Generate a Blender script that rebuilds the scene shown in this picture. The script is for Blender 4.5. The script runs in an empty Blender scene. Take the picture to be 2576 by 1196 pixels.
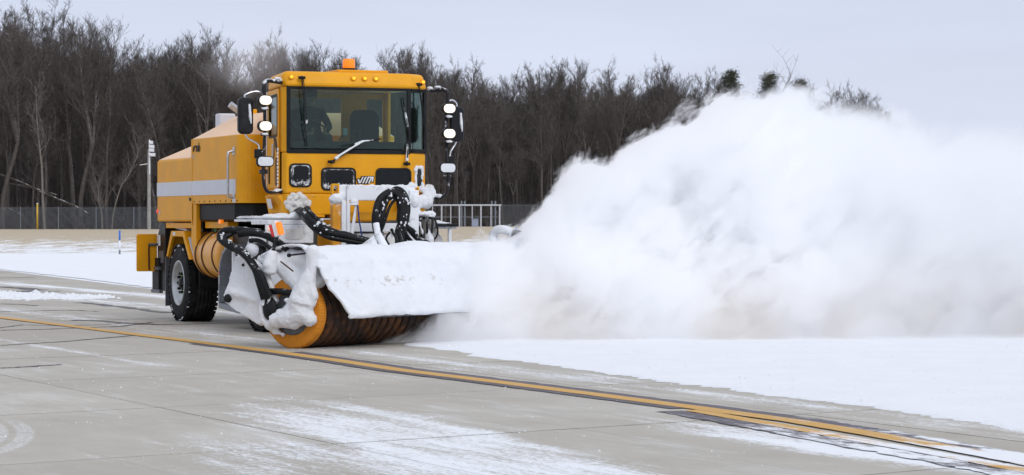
import bpy, bmesh, math, random
from mathutils import Vector, Matrix, noise as mnoise
R = math.radians
scn = bpy.context.scene

# ---------------------------------------------------------------- camera
FPX, HZ, EYE = 6500.0, 555.0, 1.62      # focal length in pixels of a 2576 px wide picture, horizon row, eye height
cam = bpy.data.cameras.new('camera')
cam.sensor_width = 36.0
cam.lens = 36.0*FPX/2576.0
cam.shift_y = -(598.0-HZ)/2576.0
cam.clip_start = 0.5; cam.clip_end = 5000
co = bpy.data.objects.new('camera', cam)
scn.collection.objects.link(co)
co.location = (0, 0, EYE); co.rotation_euler = (R(90), 0, 0)
scn.camera = co

# ---------------------------------------------------------------- light
SUN_EL, SUN_AZ = 40.0, 148.0           # degrees; azimuth from +Y clockwise: behind the camera, to the right
world = bpy.data.worlds.new('World'); scn.world = world
world.use_nodes = True
wn = world.node_tree; wn.nodes.clear()
wo = wn.nodes.new('ShaderNodeOutputWorld'); wb = wn.nodes.new('ShaderNodeBackground')
sky = wn.nodes.new('ShaderNodeTexSky'); sky.sky_type = 'NISHITA'; sky.sun_disc = False
sky.sun_elevation = R(SUN_EL); sky.sun_rotation = R(SUN_AZ)
wb.inputs['Strength'].default_value = 0.1
tc = wn.nodes.new('ShaderNodeTexCoord')
sep = wn.nodes.new('ShaderNodeSeparateXYZ'); wn.links.new(tc.outputs['Generated'], sep.inputs[0])
ramp = wn.nodes.new('ShaderNodeValToRGB')   # overcast: a little brighter towards the zenith
wn.links.new(sep.outputs['Z'], ramp.inputs[0])
er = ramp.color_ramp.elements
er[0].position = 0.0; er[0].color = (0.70, 0.755, 0.90, 1)
er[1].position = 1.0; er[1].color = (0.82, 0.86, 0.95, 1)
e = er.new(0.09); e.color = (0.655, 0.705, 0.865, 1)
e = er.new(0.35); e.color = (0.75, 0.79, 0.90, 1)
mp = wn.nodes.new('ShaderNodeMapping'); wn.links.new(tc.outputs['Generated'], mp.inputs[0])
mp.inputs['Scale'].default_value = (2.2, 2.2, 13.0)
nz = wn.nodes.new('ShaderNodeTexNoise'); nz.inputs['Scale'].default_value = 1.6; nz.inputs['Detail'].default_value = 4
wn.links.new(mp.outputs[0], nz.inputs[0])
mr = wn.nodes.new('ShaderNodeMapRange'); mr.inputs[1].default_value = .3; mr.inputs[2].default_value = .7
mr.inputs[3].default_value = 9.4; mr.inputs[4].default_value = 10.9
wn.links.new(nz.outputs[0], mr.inputs[0])
vs = wn.nodes.new('ShaderNodeVectorMath'); vs.operation = 'SCALE'
wn.links.new(ramp.outputs[0], vs.inputs[0]); wn.links.new(mr.outputs[0], vs.inputs['Scale'])
mx = wn.nodes.new('ShaderNodeMix'); mx.data_type = 'RGBA'; mx.inputs[0].default_value = 0.93
wn.links.new(sky.outputs[0], mx.inputs[6]); wn.links.new(vs.outputs[0], mx.inputs[7])
wn.links.new(mx.outputs[2], wb.inputs['Color']); wn.links.new(wb.outputs[0], wo.inputs['Surface'])

sd = bpy.data.lights.new('sun', 'SUN'); sd.energy = 1.05; sd.angle = R(25); sd.color = (1, .97, .93)
so = bpy.data.objects.new('sun', sd); scn.collection.objects.link(so)
sv = Vector((math.sin(R(SUN_AZ))*math.cos(R(SUN_EL)), math.cos(R(SUN_AZ))*math.cos(R(SUN_EL)), math.sin(R(SUN_EL))))
so.rotation_euler = sv.to_track_quat('Z', 'Y').to_euler()
so.location = (0, 0, 60)

scn.view_settings.view_transform = 'Standard'; scn.view_settings.look = 'None'
scn.view_settings.exposure = 0.0; scn.view_settings.gamma = 1.0
scn.view_settings.use_curve_mapping = False
scn.render.engine = 'CYCLES'
scn.cycles.use_denoising = True
scn.cycles.max_bounces = 40; scn.cycles.diffuse_bounces = 3; scn.cycles.glossy_bounces = 3
scn.cycles.transmission_bounces = 6; scn.cycles.transparent_max_bounces = 16
scn.cycles.volume_bounces = 28; scn.cycles.volume_step_rate = 1.0; scn.cycles.volume_max_steps = 256
scn.cycles.use_adaptive_sampling = True; scn.cycles.adaptive_threshold = 0.02
scn.cycles.caustics_reflective = False; scn.cycles.caustics_refractive = False

# ---------------------------------------------------------------- node shorthand
class X:
    """a scalar or vector socket in a node tree, with arithmetic"""
    def __init__(s, nt, sock): s.nt, s.s = nt, sock
    def _m(s, op, *o, **kw):
        n = s.nt.nodes.new('ShaderNodeMath'); n.operation = op
        n.use_clamp = kw.get('clamp', False)
        for i, a in enumerate((s,)+o):
            if isinstance(a, X): s.nt.links.new(a.s, n.inputs[i])
            else: n.inputs[i].default_value = a
        return X(s.nt, n.outputs[0])
    def __add__(s, o): return s._m('ADD', o)
    __radd__ = __add__
    def __mul__(s, o): return s._m('MULTIPLY', o)
    __rmul__ = __mul__
    def __sub__(s, o): return s._m('SUBTRACT', o)
    def __rsub__(s, o): return (s*-1.0)+o
    def __truediv__(s, o): return s._m('DIVIDE', o)
    def abs(s): return s._m('ABSOLUTE')
    def max(s, o): return s._m('MAXIMUM', o)
    def min(s, o): return s._m('MINIMUM', o)
    def sat(s): return s._m('ADD', 0.0, clamp=True)
    def pow(s, o): return s._m('POWER', o)
    def sstep(s, a, b):
        n = s.nt.nodes.new('ShaderNodeMapRange'); n.interpolation_type = 'SMOOTHSTEP'
        rev = a > b
        if rev: a, b = b, a
        for i, v in ((0, s), (1, a), (2, b), (3, 1.0 if rev else 0.0), (4, 0.0 if rev else 1.0)):
            if isinstance(v, X): s.nt.links.new(v.s, n.inputs[i])
            else: n.inputs[i].default_value = v
        return X(s.nt, n.outputs[0])

class Mat:
    def __init__(s, name):
        s.m = bpy.data.materials.new(name); s.m.use_nodes = True
        s.nt = s.m.node_tree
        s.b = s.nt.nodes['Principled BSDF']; s.out = s.nt.nodes['Material Output']
    def pos(s, kind='geo'):
        if kind == 'geo':
            g = s.nt.nodes.new('ShaderNodeNewGeometry'); v = g.outputs['Position']
        else:
            g = s.nt.nodes.new('ShaderNodeTexCoord'); v = g.outputs['Object']
        s.v = v
        q = s.nt.nodes.new('ShaderNodeSeparateXYZ'); s.nt.links.new(v, q.inputs[0])
        return [X(s.nt, q.outputs[i]) for i in range(3)]
    def nrm(s):
        g = s.nt.nodes.new('ShaderNodeNewGeometry')
        q = s.nt.nodes.new('ShaderNodeSeparateXYZ'); s.nt.links.new(g.outputs['Normal'], q.inputs[0])
        return [X(s.nt, q.outputs[i]) for i in range(3)]
    def comb(s, x, y, z):
        n = s.nt.nodes.new('ShaderNodeCombineXYZ')
        for i, a in enumerate((x, y, z)):
            if isinstance(a, X): s.nt.links.new(a.s, n.inputs[i])
            else: n.inputs[i].default_value = a
        return n.outputs[0]
    def noise(s, scale, detail=4, rough=.55, v=None, dist=0):
        n = s.nt.nodes.new('ShaderNodeTexNoise'); n.inputs['Scale'].default_value = scale
        n.inputs['Detail'].default_value = detail; n.inputs['Roughness'].default_value = rough
        n.inputs['Distortion'].default_value = dist
        s.nt.links.new(v if v is not None else s.v, n.inputs['Vector'])
        return X(s.nt, n.outputs[0])
    def mix(s, fac, a, b):
        n = s.nt.nodes.new('ShaderNodeMix'); n.data_type = 'RGBA'
        if isinstance(fac, X): s.nt.links.new(fac.s, n.inputs[0])
        else: n.inputs[0].default_value = fac
        for i, c in ((6, a), (7, b)):
            if isinstance(c, tuple): n.inputs[i].default_value = (*c, 1)
            else: s.nt.links.new(c, n.inputs[i])
        return n.outputs[2]
    def set(s, name, v):
        i = s.b.inputs[name]
        if isinstance(v, X): s.nt.links.new(v.s, i)
        elif isinstance(v, tuple): i.default_value = (*v, 1) if len(v) == 3 and i.type == 'RGBA' else v
        elif isinstance(v, (int, float)): i.default_value = v
        else: s.nt.links.new(v, i)
    def bump(s, h, dist=.01, strength=1.0):
        n = s.nt.nodes.new('ShaderNodeBump'); n.inputs['Distance'].default_value = dist
        n.inputs['Strength'].default_value = strength
        s.nt.links.new(h.s, n.inputs['Height']); s.nt.links.new(n.outputs[0], s.b.inputs['Normal'])

M = {}
SNOWC = (.83, .85, .885)
def simple(name, col, rough=.5, metal=0.0, var=.12, snow=0.0, scale=9.0, coat=0.0, up=0.35, dirt=0.0, spec=None):
    """paint / rubber / metal with some colour variation, road film and, with snow > 0, a crust of blown snow"""
    m = Mat(name); x, y, z = m.pos('obj'); n1 = m.noise(scale, 5)
    lo = tuple(c*(1-var) for c in col); hi = tuple(min(1, c*(1+var)) for c in col)
    c = m.mix(n1.sstep(.35, .65), lo, hi)
    if dirt:
        nd = m.noise(3.1, 6, .65)
        c = m.mix((nd.sstep(.5, .72))*dirt, c, (.42, .40, .36))
    rr = n1*.15+(rough-.07)
    if snow:
        nx, ny, nzv = m.nrm()
        ns = m.noise(scale*.6, 6, .7)
        f = (ns+nzv*up+(snow-.5)).sstep(.46, .60)
        c = m.mix(f, c, SNOWC)
        rr = rr*(1.0-f)+f*.8
        m.set('Metallic', (1.0-f)*metal)
    else: m.set('Metallic', metal)
    m.set('Base Color', c); m.set('Roughness', rr)
    if spec is None and max(col) < .09: spec = .22
    if spec is not None: m.set('Specular IOR Level', spec)
    if coat: m.set('Coat Weight', coat); m.set('Coat Roughness', .12)
    M[name] = m.m
    return m.m
simple('orange_paint', (.80, .36, .006), .45, var=.05, scale=2.5, dirt=.05, spec=.28)
simple('roof_dust_sheen', (.86, .56, .34), .45, var=.03, scale=2.0, spec=.5)  # orange paled by snow dust and sky reflection painted into the colour
simple('orange_frost', (.72, .30, .008), .45, snow=.42, scale=7)
simple('stripe_white', (.62, .64, .70), .35, var=.03)
simple('black_rubber', (.010, .011, .012), .55, var=.3)
simple('black_paint', (.010, .011, .013), .4, var=.2, snow=.0, dirt=.06)
simple('grey_dark', (.095, .104, .12), .42, var=.15, dirt=.12)
simple('hose_rubber', (.007, .008, .009), .42, var=.3, snow=.33, scale=16, up=.10)
simple('hose_sleeve', (.008, .009, .010), .6, var=.3, snow=.32, scale=15, up=.12)
simple('black_frost', (.02, .02, .023), .5, var=.2, snow=.40, scale=16, up=.2)
simple('tyre_rubber', (.011, .0115, .012), .75, var=.25, dirt=.07)
simple('rim_metal', (.50, .52, .53), .35, metal=.6, var=.1, dirt=.3)
simple('steel', (.50, .52, .55), .3, metal=.8, var=.1)
simple('guard_grey', (.21, .225, .25), .45, var=.1, dirt=.15)
simple('faint_print', (.16, .18, .18), .8)
simple('frost_glass', (.02, .022, .025), .5, var=.2, snow=.50, scale=14, up=.0)
simple('chrome', (.7, .72, .75), .15, metal=1.0, var=.05)
simple('frosted_metal', (.45, .46, .48), .6, var=.15, snow=.62, scale=5, up=.15)
simple('frosted_dark', (.16, .15, .13), .7, var=.3, snow=.44, scale=4, up=.2)
simple('red_lens', (.6, .02, .02), .2, coat=.5)
simple('green_cap', (.02, .28, .10), .45)
simple('lug_green', (.25, .65, .03), .45)
simple('seat_cloth', (.022, .028, .032), .9)
simple('cab_trim', (.035, .043, .046), .8)
simple('skin', (.35, .20, .14), .6)
simple('cap_cloth', (.02, .022, .026), .9)
simple('coat_cloth', (.035, .045, .045), .9)
simple('print_white', (.7, .7, .7), .6)
simple('brown_strap', (.07, .025, .015), .6)
simple('tank_paint', (.80, .37, .05), .35, coat=.15, var=.05, scale=3)
simple('sealed_beam', (.75, .77, .8), .12, coat=.6, var=.05)
simple('concrete_pole', (.34, .34, .33), .85, var=.15, scale=4)
simple('frost_white', (.78, .80, .84), .8, var=.06)
simple('gate_frost', (.50, .52, .56), .8, var=.12)
simple('galvanised', (.22, .25, .29), .5, metal=.3, var=.12)
simple('fallen_snow', (.10, .085, .07), .9, snow=.40, scale=3.0, up=.10)
simple('marker_yellow', (.60, .38, .04), .5)
simple('marker_blue', (.02, .15, .55), .45)
simple('box_grey', (.30, .34, .45), .6)
simple('blue_rope', (.02, .05, .22), .6)
simple('yellow_haze', (.30, .25, .12), .5)

def emitter(name, col, strength, base=None):
    m = Mat(name); m.pos('obj')
    m.set('Base Color', base or col); m.set('Emission Color', col); m.set('Emission Strength', strength)
    m.set('Roughness', .25)
    M[name] = m.m
# lit lamp behind a fluted lens: hot in the middle, warm and dim towards the rim
m = Mat('work_lamp'); tcg = m.nt.nodes.new('ShaderNodeTexCoord'); m.v = tcg.outputs['Generated']
q3 = m.nt.nodes.new('ShaderNodeSeparateXYZ'); m.nt.links.new(m.v, q3.inputs[0]); gy, gz_ = X(m.nt, q3.outputs[1]), X(m.nt, q3.outputs[2])
rl = ((gy-.5)*(gy-.5)+(gz_-.5)*(gz_-.5)).pow(.5)
flute = ((gy*44.0)._m('SINE'))*.18+1.0
es = ((1.0-rl.sstep(.14, .50))*9.0+.55)*flute
m.set('Base Color', (.7, .7, .68)); m.set('Emission Color', m.mix(rl.sstep(.2, .5), (1.0, .98, .94), (1.0, .80, .52))); m.set('Emission Strength', es); m.set('Roughness', .2)
M['work_lamp'] = m.m
emitter('amber_lamp', (1.0, .20, .004), .85, (.75, .16, .01))
emitter('marker_glow', (1.0, .42, .03), 1.5, (.9, .3, .01))
emitter('amber_dim', (1.0, .22, .0), .5, (.85, .22, .01))
emitter('red_lamp', (1.0, .05, .02), .5, (.7, .02, .01))

# snow lying on things
def snow_mat(name, col=SNOWC, bs=.012, sc=22.0):
    m = Mat(name); m.pos('obj')
    a = m.noise(sc, 8, .62); b = m.noise(sc*.16, 5); d = m.noise(sc*5, 3, .7)
    c = m.mix(b.sstep(.3, .75), tuple(v*.94 for v in col), col)
    m.set('Base Color', c); m.set('Roughness', .85)
    m.set('Subsurface Weight', .12); m.set('Subsurface Radius', (.04, .05, .06)); m.set('Subsurface Scale', .5)
    m.bump(a*.7+b*.6+d*.35, bs, .8)
    M[name] = m.m
snow_mat('snow', bs=.02); snow_mat('dirty_snow', (.76, .745, .72), .02)

# tinted glass
g = Mat('cab_glass'); g.pos('obj')
tr = g.nt.nodes.new('ShaderNodeBsdfTransparent'); tr.inputs[0].default_value = (.62, .79, .755, 1)
gl = g.nt.nodes.new('ShaderNodeBsdfGlossy'); gl.inputs['Roughness'].default_value = .03
fr = g.nt.nodes.new('ShaderNodeFresnel'); fr.inputs[0].default_value = 1.5
fx = (X(g.nt, fr.outputs[0])*.75+.01)
ms = g.nt.nodes.new('ShaderNodeMixShader'); g.nt.links.new(fx.s, ms.inputs[0])
g.nt.links.new(tr.outputs[0], ms.inputs[1]); g.nt.links.new(gl.outputs[0], ms.inputs[2])
g.nt.links.new(ms.outputs[0], g.out.inputs['Surface']); M['cab_glass'] = g.m
simple('dark_glass', (.006, .008, .010), .2, var=.1, spec=.25)

# bristles: wafer rings, orange poly and dark wire, albedo darkened to paint in shading
m = Mat('bristle'); x, y, z = m.pos('obj')
ang = X(m.nt, m.nt.nodes.new('ShaderNodeMath').outputs[0]); an = ang.s.node; an.operation = 'ARCTAN2'
m.nt.links.new(z.s, an.inputs[0]); m.nt.links.new(y.s, an.inputs[1])
rad = (y*y+z*z).pow(.5)
v = m.comb(x*38.0, ang*4.0, rad*3.0); nn = m.noise(1.0, 5, .7, v=v)
n2 = m.noise(1.0, 3, .5, v=m.comb(x*1.5, ang*2.0, rad))
c = m.mix(nn.sstep(.35, .70), (.035, .018, .010), (.24, .08, .010))
c = m.mix(n2.sstep(.36, .58)*.8, c, (.020, .014, .012))
m.set('Base Color', c); m.set('Roughness', .8); m.bump(nn, .02, 1.0); M['bristle'] = m.m
m = Mat('bristle_end'); x, y, z = m.pos('obj')
ang = X(m.nt, m.nt.nodes.new('ShaderNodeMath').outputs[0]); an = ang.s.node; an.operation = 'ARCTAN2'
m.nt.links.new(z.s, an.inputs[0]); m.nt.links.new(y.s, an.inputs[1])
rad = (y*y+z*z).pow(.5)
nn = m.noise(1.0, 5, .7, v=m.comb(0.0, ang*34.0, rad*2.5))
c = m.mix(nn.sstep(.3, .7), (.55, .17, .006), (.88, .34, .012))
m.set('Base Color', c); m.set('Roughness', .7); m.bump(nn, .015, 1.0); M['bristle_end'] = m.m

# ---------------------------------------------------------------- mesh builder
class MB:
    def __init__(s): s.v, s.f, s.s = [], [], []
    def add(s, vs, fs, smooth=False):
        o = len(s.v); s.v += [tuple(p) for p in vs]; s.f += [tuple(i+o for i in q) for q in fs]; s.s += [smooth]*len(fs)
        return s
    def box(s, a, b, rot=None, piv=None):
        (x0, y0, z0), (x1, y1, z1) = a, b
        vs = [Vector(p) for p in ((x0,y0,z0),(x1,y0,z0),(x1,y1,z0),(x0,y1,z0),(x0,y0,z1),(x1,y0,z1),(x1,y1,z1),(x0,y1,z1))]
        if rot is not None:
            c = Vector(piv) if piv else (Vector(a)+Vector(b))/2
            vs = [c+rot@(p-c) for p in vs]
        return s.add(vs, [(0,3,2,1),(4,5,6,7),(0,1,5,4),(1,2,6,5),(2,3,7,6),(3,0,4,7)])
    def bar(s, p, q, w, h, up=(0, 0, 1)):
        p, q = Vector(p), Vector(q); d = (q-p).normalized(); sd_ = d.cross(Vector(up))
        if sd_.length < 1e-4: sd_ = d.cross(Vector((1, 0, 0)))
        sd_.normalize(); u = sd_.cross(d)
        vs = [c+sd_*a*w/2+u*b*h/2 for c in (p, q) for a, b in ((-1,-1),(1,-1),(1,1),(-1,1))]
        return s.add(vs, [(0,3,2,1),(4,5,6,7),(0,1,5,4),(1,2,6,5),(2,3,7,6),(3,0,4,7)])
    def prism(s, poly, axis, a, b, smooth=False):
        """poly: 2D points in the other two axes (in xyz order)"""
        n = len(poly); ax = 'xyz'.index(axis)
        def P(p, t):
            l = list(p); l.insert(ax, t); return tuple(l)
        vs = [P(p, a) for p in poly]+[P(p, b) for p in poly]
        fs = [tuple(range(n))[::-1], tuple(range(n, 2*n))]+[(i, (i+1) % n, (i+1) % n+n, i+n) for i in range(n)]
        return s.add(vs, fs, smooth)
    def ring(s, outer, inner, axis, a, b):
        n = len(outer); ax = 'xyz'.index(axis)
        def P(p, t):
            l = list(p); l.insert(ax, t); return tuple(l)
        vs = [P(p, a) for p in outer]+[P(p, a) for p in inner]+[P(p, b) for p in outer]+[P(p, b) for p in inner]
        fs = []
        for i in range(n):
            j = (i+1) % n
            fs += [(i, j, j+n, i+n), (i+2*n, i+3*n, j+3*n, j+2*n), (i, i+2*n, j+2*n, j), (i+n, j+n, j+3*n, i+3*n)]
        return s.add(vs, fs)
    def tube(s, pts, r, n=10, rad=None, smooth=True, bez=0):
        pts = [Vector(p) for p in pts]
        if bez:
            out = []; P = [pts[0]]+pts+[pts[-1]]
            for i in range(1, len(P)-2):
                for k in range(bez):
                    t = k/bez; a, b_, c, d = P[i-1:i+3]
                    out.append(.5*((2*b_)+(-a+c)*t+(2*a-5*b_+4*c-d)*t*t+(-a+3*b_-3*c+d)*t**3))
            out.append(pts[-1])
            if rad:
                rr = []
                for i in range(len(rad)-1):
                    rr += [rad[i]+(rad[i+1]-rad[i])*k/bez for k in range(bez)]
                rad = rr+[rad[-1]]
            pts = out
        vs, fs = [], []
        d = (pts[1]-pts[0]).normalized()
        u = d.orthogonal().normalized()
        for i, p in enumerate(pts):
            a = pts[max(i-1, 0)]; b_ = pts[min(i+1, len(pts)-1)]
            d = (b_-a).normalized(); u = (u-d*u.dot(d)); u = u.normalized() if u.length > 1e-6 else d.orthogonal().normalized()
            w = d.cross(u); q = rad[i] if rad else r
            for k in range(n):
                t = 2*math.pi*k/n; vs.append(p+(u*math.cos(t)+w*math.sin(t))*q)
        for i in range(len(pts)-1):
            for k in range(n):
                fs.append((i*n+k, i*n+(k+1) % n, (i+1)*n+(k+1) % n, (i+1)*n+k))
        s.add(vs, fs, smooth)
        o = len(vs)-n
        s.add(vs[:n], [tuple(range(n))[::-1]]); s.add(vs[o:], [tuple(range(n))])
        return s
    def lathe(s, prof, c, axis, n=32, smooth=True, arc=None):
        """prof: (along, radius) list; axis a letter"""
        c = Vector(c); ax = Vector({'x': (1,0,0), 'y': (0,1,0), 'z': (0,0,1)}[axis]); u = ax.orthogonal().normalized(); w = ax.cross(u)
        vs, fs = [], []
        for (t, r_) in prof:
            for k in range(n):
                q = 2*math.pi*k/n; vs.append(c+ax*t+(u*math.cos(q)+w*math.sin(q))*r_)
        for i in range(len(prof)-1):
            for k in range(n): fs.append((i*n+k, i*n+(k+1) % n, (i+1)*n+(k+1) % n, (i+1)*n+k))
        return s.add(vs, fs, smooth)
    def ball(s, c, r, sc=(1, 1, 1), n=14, m_=8):
        vs, fs = [], []
        for i in range(m_+1):
            a = math.pi*i/m_
            for k in range(n):
                t = 2*math.pi*k/n
                vs.append((c[0]+r*sc[0]*math.sin(a)*math.cos(t), c[1]+r*sc[1]*math.sin(a)*math.sin(t), c[2]+r*sc[2]*math.cos(a)))
        for i in range(m_):
            for k in range(n): fs.append((i*n+k, (i+1)*n+k, (i+1)*n+(k+1) % n, i*n+(k+1) % n))
        return s.add(vs, fs, True)
    def mesh(s, name):
        me = bpy.data.meshes.new(name); me.from_pydata(s.v, [], s.f)
        me.polygons.foreach_set('use_smooth', s.s); me.update(); return me
    def build(s, name, mat, parent=None, bevel=0, seg=2, recalc=True):
        me = s.mesh(name)
        if recalc:
            bm = bmesh.new(); bm.from_mesh(me); bmesh.ops.recalc_face_normals(bm, faces=bm.faces); bm.to_mesh(me); bm.free()
        me.materials.append(M[mat] if isinstance(mat, str) else mat)
        o = bpy.data.objects.new(name, me); scn.collection.objects.link(o)
        if parent is not None: o.parent = parent
        if bevel:
            b = o.modifiers.new('bevel', 'BEVEL'); b.width = bevel; b.segments = seg; b.limit_method = 'ANGLE'; b.angle_limit = R(35)
        return o

def tag(o, label=None, cat=None, group=None, kind=None):
    if label: o['label'] = label
    if cat: o['category'] = cat
    if group: o['group'] = group
    if kind: o['kind'] = kind
    return o
def empty(name, loc=(0, 0, 0), rz=0, parent=None):
    o = bpy.data.objects.new(name, None); scn.collection.objects.link(o)
    o.location = loc; o.rotation_euler = (0, 0, rz); o.empty_display_size = .3
    if parent is not None: o.parent = parent
    return o
def dup(o, parent=None, loc=None):
    c = o.copy(); scn.collection.objects.link(c)
    if parent is not None: c.parent = parent
    if loc is not None: c.location = loc
    return c
def rrect(cx, cy, w, h, r, n=5):
    out = []
    for (sx, sy, a0) in ((1, 1, 0), (-1, 1, 90), (-1, -1, 180), (1, -1, 270)):
        for k in range(n):
            a = R(a0+90*k/(n-1)); out.append((cx+sx*(w/2-r)+r*math.cos(a), cy+sy*(h/2-r)+r*math.sin(a)))
    return out
def snow_lump(name, mb, parent, vox=.03, mat='snow', disp=.02, size=.12, smooth=6):
    """several solids grown together into one caked mass"""
    o = mb.build(name, mat, parent, recalc=False)
    r = o.modifiers.new('remesh', 'REMESH'); r.mode = 'VOXEL'; r.voxel_size = vox; r.use_smooth_shade = True
    sm = o.modifiers.new('smooth', 'SMOOTH'); sm.factor = .6; sm.iterations = smooth
    t = bpy.data.textures.new('lumps', 'CLOUDS'); t.noise_scale = size; t.noise_depth = 4
    d = o.modifiers.new('displace', 'DISPLACE'); d.texture = t; d.strength = disp; d.mid_level = .5; d.texture_coords = 'LOCAL'
    t2 = bpy.data.textures.new('grain', 'CLOUDS'); t2.noise_scale = size*.28; t2.noise_depth = 3
    d = o.modifiers.new('grain', 'DISPLACE'); d.texture = t2; d.strength = min(disp*.5, .016); d.mid_level = .5; d.texture_coords = 'LOCAL'
    return o
rnd = random.Random(5)

# ================================================================ GROUND
def ground_z(x, y):
    def ss(a, b, t): t = max(0, min(1, (t-a)/(b-a))); return t*t*(3-2*t)
    return .74*ss(100, 255, y)+.28*ss(-35, 0, x)*ss(150, 255, y)+.9*ss(262, 600, y)
def flat_pt(px, py):      # a point of the level pavement seen at pixel (px, py) of the 2576 px wide picture
    Y = FPX*EYE/(py-HZ); return ((px-1288)/FPX*Y, Y)

gm = Mat('field_ground'); x, y, z = gm.pos()
nA = gm.noise(.9, 8, .65, v=gm.comb(x*.9, y*.16, 0.0)); nB = gm.noise(7, 6, .7, v=gm.comb(x, y*.4, 0.0)); nC = gm.noise(.12, 4, v=gm.comb(x*.5, y*.25, 0.0))
grass = gm.mix(nB.sstep(.3, .7), (.35, .28, .19), (.62, .53, .395))
yy = y+(nC-.5)*30.0+(nA-.5)*20.0
cover = (1.0-yy.sstep(120, 128))*2.0+ (nA*.55+nB*.45+(1.0-yy.sstep(125, 215))*.16-.108).sstep(.475, .56)*(1.0-y.sstep(205, 250)*.9)
c = gm.mix(cover.sat(), grass, SNOWC)
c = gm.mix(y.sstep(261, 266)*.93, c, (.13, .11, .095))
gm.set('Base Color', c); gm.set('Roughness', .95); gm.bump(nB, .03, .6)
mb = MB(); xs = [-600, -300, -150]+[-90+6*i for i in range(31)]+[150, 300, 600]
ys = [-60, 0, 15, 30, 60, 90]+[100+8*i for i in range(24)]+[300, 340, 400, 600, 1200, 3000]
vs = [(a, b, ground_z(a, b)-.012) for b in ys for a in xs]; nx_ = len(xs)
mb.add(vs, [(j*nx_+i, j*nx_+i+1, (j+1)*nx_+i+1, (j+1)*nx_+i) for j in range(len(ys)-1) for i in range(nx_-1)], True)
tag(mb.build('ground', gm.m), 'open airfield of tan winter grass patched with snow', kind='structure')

# ---- pavement of concrete slabs.  p runs along the joints, q across them
PE = Vector((-.436, .900)); QN = Vector((.900, .436))        # joint direction and its normal
JT = Vector((.79, .613))                                      # transverse joints are skewed
def pq(x, y): return (x*PE.x+y*PE.y, x*QN.x+y*QN.y)
pm = Mat('pavement_concrete'); x, y, z = pm.pos()
p = x*PE.x+y*PE.y; q = x*QN.x+y*QN.y
pqv = pm.comb(p*.22, q, 0.0)
n_big = pm.noise(.35, 5, .6); n_fine = pm.noise(55, 4, .7); n_mid = pm.noise(2.2, 7, .66, v=pm.comb(p*.5, q, 0.0))
n_st = pm.noise(3.0, 8, .72, v=pm.comb(p*.16, q, 0.0)); n_sp = pm.noise(30, 5, .75, v=pm.comb(p*.35, q, 0.0))
oi = pm.nt.nodes.new('ShaderNodeObjectInfo'); rv = X(pm.nt, oi.outputs['Random'])
c = pm.mix((n_mid*.5+n_big*.5).sstep(.35, .65), (.435, .402, .345), (.53, .50, .442))
c = pm.mix(rv*.35, c, (.36, .335, .285))
c = pm.mix(n_fine.sstep(.35, .75)*.28, c, (.26, .25, .23))
st_ = pm.noise(.8, 7, .72, v=pm.comb(p*.7, q, 3.0)); c = pm.mix(st_.sstep(.52, .70)*.30, c, (.30, .28, .25))
rb = pm.noise(1.6, 5, .7, v=pm.comb(p*.03, q*1.6, 8.0)); c = pm.mix(rb.sstep(.60, .70)*.22, c, (.22, .215, .21))
c = pm.mix(y.sstep(28, 42)*.28, c, (.38, .345, .295))
def band(q0, w, soft, pa=None, pb=None, ps=2.0, amt=1.0):
    d = ((q-q0).abs()-w)*(-1.0/soft)
    r = (d.min(1.0)).max(-3.0)*amt
    if pa is not None: r = r-(p.sstep(pa, pa+ps)*4.0)
    if pb is not None: r = r-((1.0-p.sstep(pb-ps, pb))*4.0)
    return r
# dusting: a field pushed over a noise threshold
dq = (n_mid-.5)*.7
b1 = ((1.9-((q-(p-16.45).min(4.5)*.12+dq*1.1-7.55).abs()/.46)).min(.62).max(-2.0)-p.sstep(18.5, 27.0)*2.0)
b2 = ((1.5-((q+dq*.6-10.15).abs()/.30)).min(1.0).max(-2.0)-p.sstep(15.5, 22.0)*2.2)
b3 = ((1.0-((q+dq*.4-9.05).abs()/.12)).max(-2.0)*.45-(1.0-p.sstep(26, 28))*3.0)
b4 = ((1.3-((q+dq*1.6-8.6).abs()/1.5)).min(1.0).max(-2.0)*1.0-p.sstep(10.0, 17.0)*2.0)
b5 = ((1.2-((q+dq*1.2-6.6).abs()/.8)).min(1.0).max(-2.0)*.40-p.sstep(17.0, 22.0)*2.0)
b6 = ((1.0-((q+dq*.8-17.3).abs()/.55)).max(-2.0)*.9-(1.0-p.sstep(40, 46))*3.0)
b7 = ((1.0-((q+dq*.8-15.2).abs()/.5)).max(-2.0)*.5-(1.0-p.sstep(36, 42))*3.0)
b8 = ((1.0-((q+dq*1.2-12.2).abs()/.35)).max(-2.0)*.30)
bb = b1.max(b2).max(b3).max(b4).max(b5).max(b6).max(b7).max(b8).max(-.35)
dust = (bb*.42+(n_st-.5)*1.25+(n_sp-.5)*1.1+.465).sstep(.45, .84)
b9 = ((1.0-((q+dq*.7-11.9).abs()/.4)).max(-2.0)*.6-p.sstep(8.0, 14.5)*2.5)
thin = (bb*.22+(n_st-.5)*1.6+(n_big-.5)*1.0+.36).sstep(.30, .8)*.38
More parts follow.
